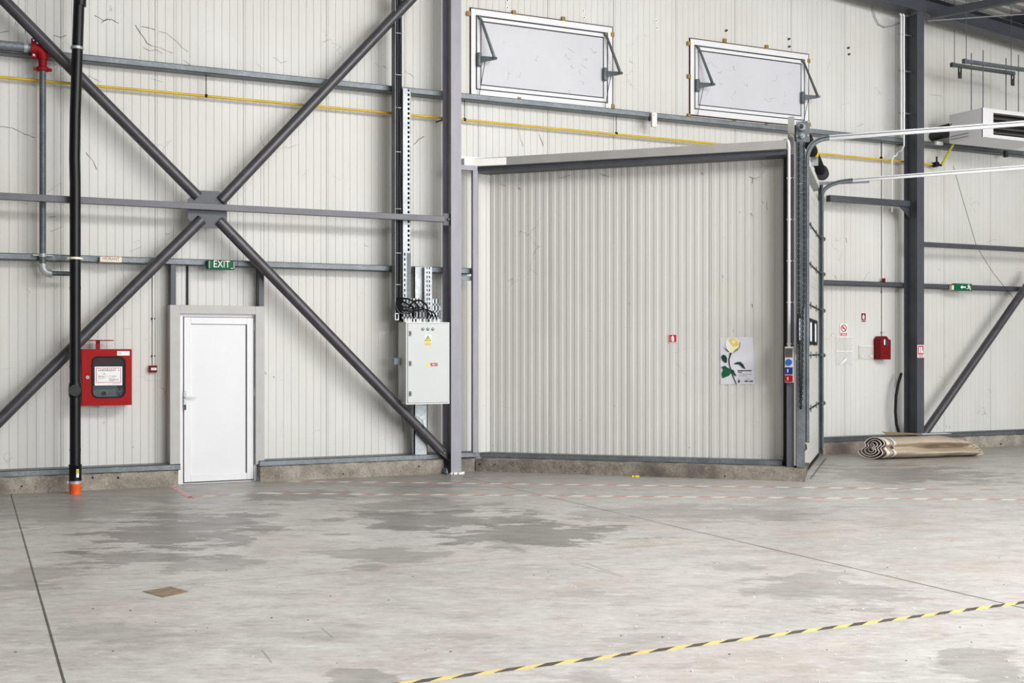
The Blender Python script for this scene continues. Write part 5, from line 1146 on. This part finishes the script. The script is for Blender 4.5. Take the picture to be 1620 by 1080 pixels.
# gathered folds at the far end
for k in range(5):
    b = MB(); b.tube([place(.05+.01*k, .03+.035*k, Lr-.16), place(.07+.02*k, .05+.03*k, Lr-.04), place(.2, .09+.012*k, Lr+.02)], .016, 8, 0, True, [.008, .018, .01]); b.build('gathered_fold', 'canvas', r)
b = MB(); b.hexa([place(.26, .366, .26), place(.22, .361, .85), place(.40, .361, .95), place(.46, .40, .30), place(.26, .370, .26), place(.22, .365, .85), place(.40, .365, .95), place(.46, .404, .30)])
tag(b.build('cardboard_sheet', 'cardboard'), 'brown cardboard piece lying on top of the rolled canvas', 'cardboard')
b = MB(); b.hexa([place(.20, .361, .86), place(.26, .359, 1.45), place(.42, .359, 1.45), place(.38, .361, .96), place(.20, .364, .86), place(.26, .362, 1.45), place(.42, .362, 1.45), place(.38, .364, .96)])
tag(b.build('paper_sheet', 'signwhite'), 'white paper sheet on top of the rolled canvas', 'paper')

# ------------------------------------------------------------------ tapes and bits on the floor
def ftape(name, p, q, w, pitch, duty, slant, mats, label, cat, breaks=(), z=.0015):
    p = Vector((*p, 0)); q = Vector((*q, 0)); d = (q-p); L = d.length; d.normalize(); n = Vector((-d.y, d.x, 0)); b = MB(); l = 0; i = 0
    while l < L:
        for m, a0, a1 in ((0, 0, duty), (1, duty, 1)):
            s0, s1 = l+a0*pitch, l+a1*pitch
            if any(x0 < (s0+s1)/2/L < x1 for x0, x1 in breaks): continue
            jw = random.uniform(.85, 1) if m else 1
            vs = [p+d*(s0-slant/2)-n*w/2*jw, p+d*(s1-slant/2)-n*w/2*jw, p+d*(s1+slant/2)+n*w/2*jw, p+d*(s0+slant/2)+n*w/2*jw]
            b.add([(v.x, v.y, z) for v in vs]+[(v.x, v.y, 0.0003) for v in vs], [(0, 1, 2, 3), (0, 4, 5, 1), (1, 5, 6, 2), (2, 6, 7, 3), (3, 7, 4, 0)], m)
        l += pitch
    return tag(b.build(name, mats), label, cat)
random.seed(21)
ftape('hazard_tape', (1.6, 5.607), (10.5, 5.66), .056, .235, .5, .10, ['tape_y', 'tape_k'], 'yellow and black striped hazard tape on the floor in front', 'tape')
ftape('barrier_tape', G(459, 761), G(1568, 774.5), .075, .32, .5, .06, ['tape_w', 'tape_r'], 'faded red and white floor tape nearest the dock plinth', 'tape', ((.93, .985),))
ftape('barrier_tape', G(425, 780), G(1640, 790.5), .075, .32, .5, .06, ['tape_w', 'tape_r'], 'faded red and white floor tape farther out from the dock plinth', 'tape')
ftape('barrier_tape', G(273, 769), G(300, 786), .07, .13, .5, .05, ['tape_w', 'sign_red'], 'short red and white floor tape at the left foot of the white door', 'tape')
ftape('barrier_tape', G(298, 786), G(410, 780), .05, .32, .5, .06, ['tape_r', 'tape_w'], 'worn red floor tape in front of the white door', 'tape')
c = [G(*p) for p in ((226, 935.5), (258, 945), (299, 936), (270, 928))]; b = MB(); b.add([(x, y, .003) for x, y in c]+[(x, y, 0) for x, y in c], [(0, 1, 2, 3), (0, 4, 5, 1), (1, 5, 6, 2), (2, 6, 7, 3), (3, 7, 4, 0)])
tag(b.build('board_patch', 'patch'), 'small brown square board lying flat on the floor at left', 'board')
x, y = G(1005, 753.5); b = MB(); random.seed(2)
for k in range(9): a, d_ = x+random.uniform(-.06, .06), y-.02+random.uniform(-.03, .02); b.box(a-.012, a+.012, d_-.008, d_+.008, .001, random.uniform(.008, .02))
tag(b.build('yellow_scraps', 'signyellow'), 'bright yellow scraps at the foot of the dock plinth', 'litter', kind='stuff')
random.seed(31)
def crumbs(n, reg, mat, s0, s1, label, name):
    b = MB()
    for k in range(n):
        px, py = random.uniform(reg[0], reg[1]), random.uniform(reg[2], reg[3]); x, y = G(px, py)
        if x*.6921+y*.7218 > (6.8*.6921+15.14*.7218-.05) and x < 12.9 and y > 9 and x*.7218-y*.6921 < (6.8*.7218-15.14*.6921)+4.5: continue
        if y > 14.9: continue
        s = random.uniform(s0, s1); a = random.uniform(0, 3); ca, sa_ = math.cos(a), math.sin(a)
        pts = [(x+s*(i*ca-j*sa_*.6), y+s*(i*sa_+j*ca*.6), z) for z in (.0008, s*.6) for i, j in ((-1, -1), (1, -.7), (.8, 1), (-.9, .8))]
        b.add(pts, [(4, 5, 6, 7), (0, 1, 5, 4), (1, 2, 6, 5), (2, 3, 7, 6), (3, 0, 4, 7)])
    return tag(b.build(name, mat), label, 'litter', kind='stuff')
crumbs(230, (900, 1620, 735, 1080), 'signwhite', .003, .0075, 'tiny white crumbs scattered over the right side of the floor', 'floor_crumbs')
crumbs(40, (300, 1000, 800, 1080), 'signwhite', .0025, .006, 'tiny white crumbs scattered over the left side of the floor', 'floor_crumbs')
crumbs(110, (0, 1620, 765, 1060), 'ink', .002, .006, 'small black grit scattered over the floor', 'floor_grit')

# ------------------------------------------------------------------ light
wd = bpy.data.worlds.new('hall_daylight'); C.world = wd; wd.use_nodes = True
bg = wd.node_tree.nodes['Background']; bg.inputs[0].default_value = (.93, .97, 1.0, 1); bg.inputs[1].default_value = .35
def area(name, loc, rot, sx, sy, power, col=(1, .99, .975)):
    l = bpy.data.lights.new(name, 'AREA'); l.shape = 'RECTANGLE'; l.size = sx; l.size_y = sy; l.energy = power; l.color = col
    o = bpy.data.objects.new(name, l); COL.objects.link(o); o.location = loc; o.rotation_euler = rot
    return o
for x, y, p in ((3.5, 1.5, 330), (9.5, 3.0, 640), (15.5, 1.5, 340), (21.5, 0, 200)):      # added unseen lamps under the roof, tilted to brighten the back wall
    o = area('high_wall_fill', (x, y, ZF(x)+.1), (0, 0, 0), 5, 1.4, p)
    o.rotation_euler = Vector((-.36, .55, -.75)).to_track_quat('-Z', 'Y').to_euler()
for x, y, p in ((7, -4, 420), (14, -6, 420)):
    area('roof_light', (x, y, ZF(x)+.25), (0, 0, 0), 1.2, 5, p)
o = area('low_wall_fill', (19, -12, 3.4), (0, 0, 0), 9, 6, 1150, (.98, .99, 1))  # added lamp out of view at right, brightens the lower wall; no gate built
o.rotation_euler = Vector((-.50, .86, .0)).to_track_quat('-Z', 'Y').to_euler()

o = area('low_wall_fill', (10.5, -20, 3.6), (0, 0, 0), 10, 6.5, 2600, (.99, .995, 1))  # added frontal fill behind the viewpoint, weakens the wall shadows; no gate built
o.rotation_euler = Vector((-.08, 1, .02)).to_track_quat('-Z', 'Y').to_euler()
# ------------------------------------------------------------------ camera and colour
cam = bpy.data.cameras.new('camera'); co = bpy.data.objects.new('camera', cam); COL.objects.link(co); C.camera = co
cam.sensor_width = 36; cam.lens = FPX/1620*36; cam.shift_y = (HY-540)/1620; cam.clip_end = 200
co.location = (0, 0, EYE); co.rotation_euler = (math.radians(90), 0, YAW-math.radians(90))
vs = C.view_settings; vs.view_transform = 'Standard'; vs.look = 'None'; vs.exposure = 0.12; vs.gamma = 1; vs.use_curve_mapping = False
for o in bpy.data.objects:
    if '_b' in o: del o['_b']
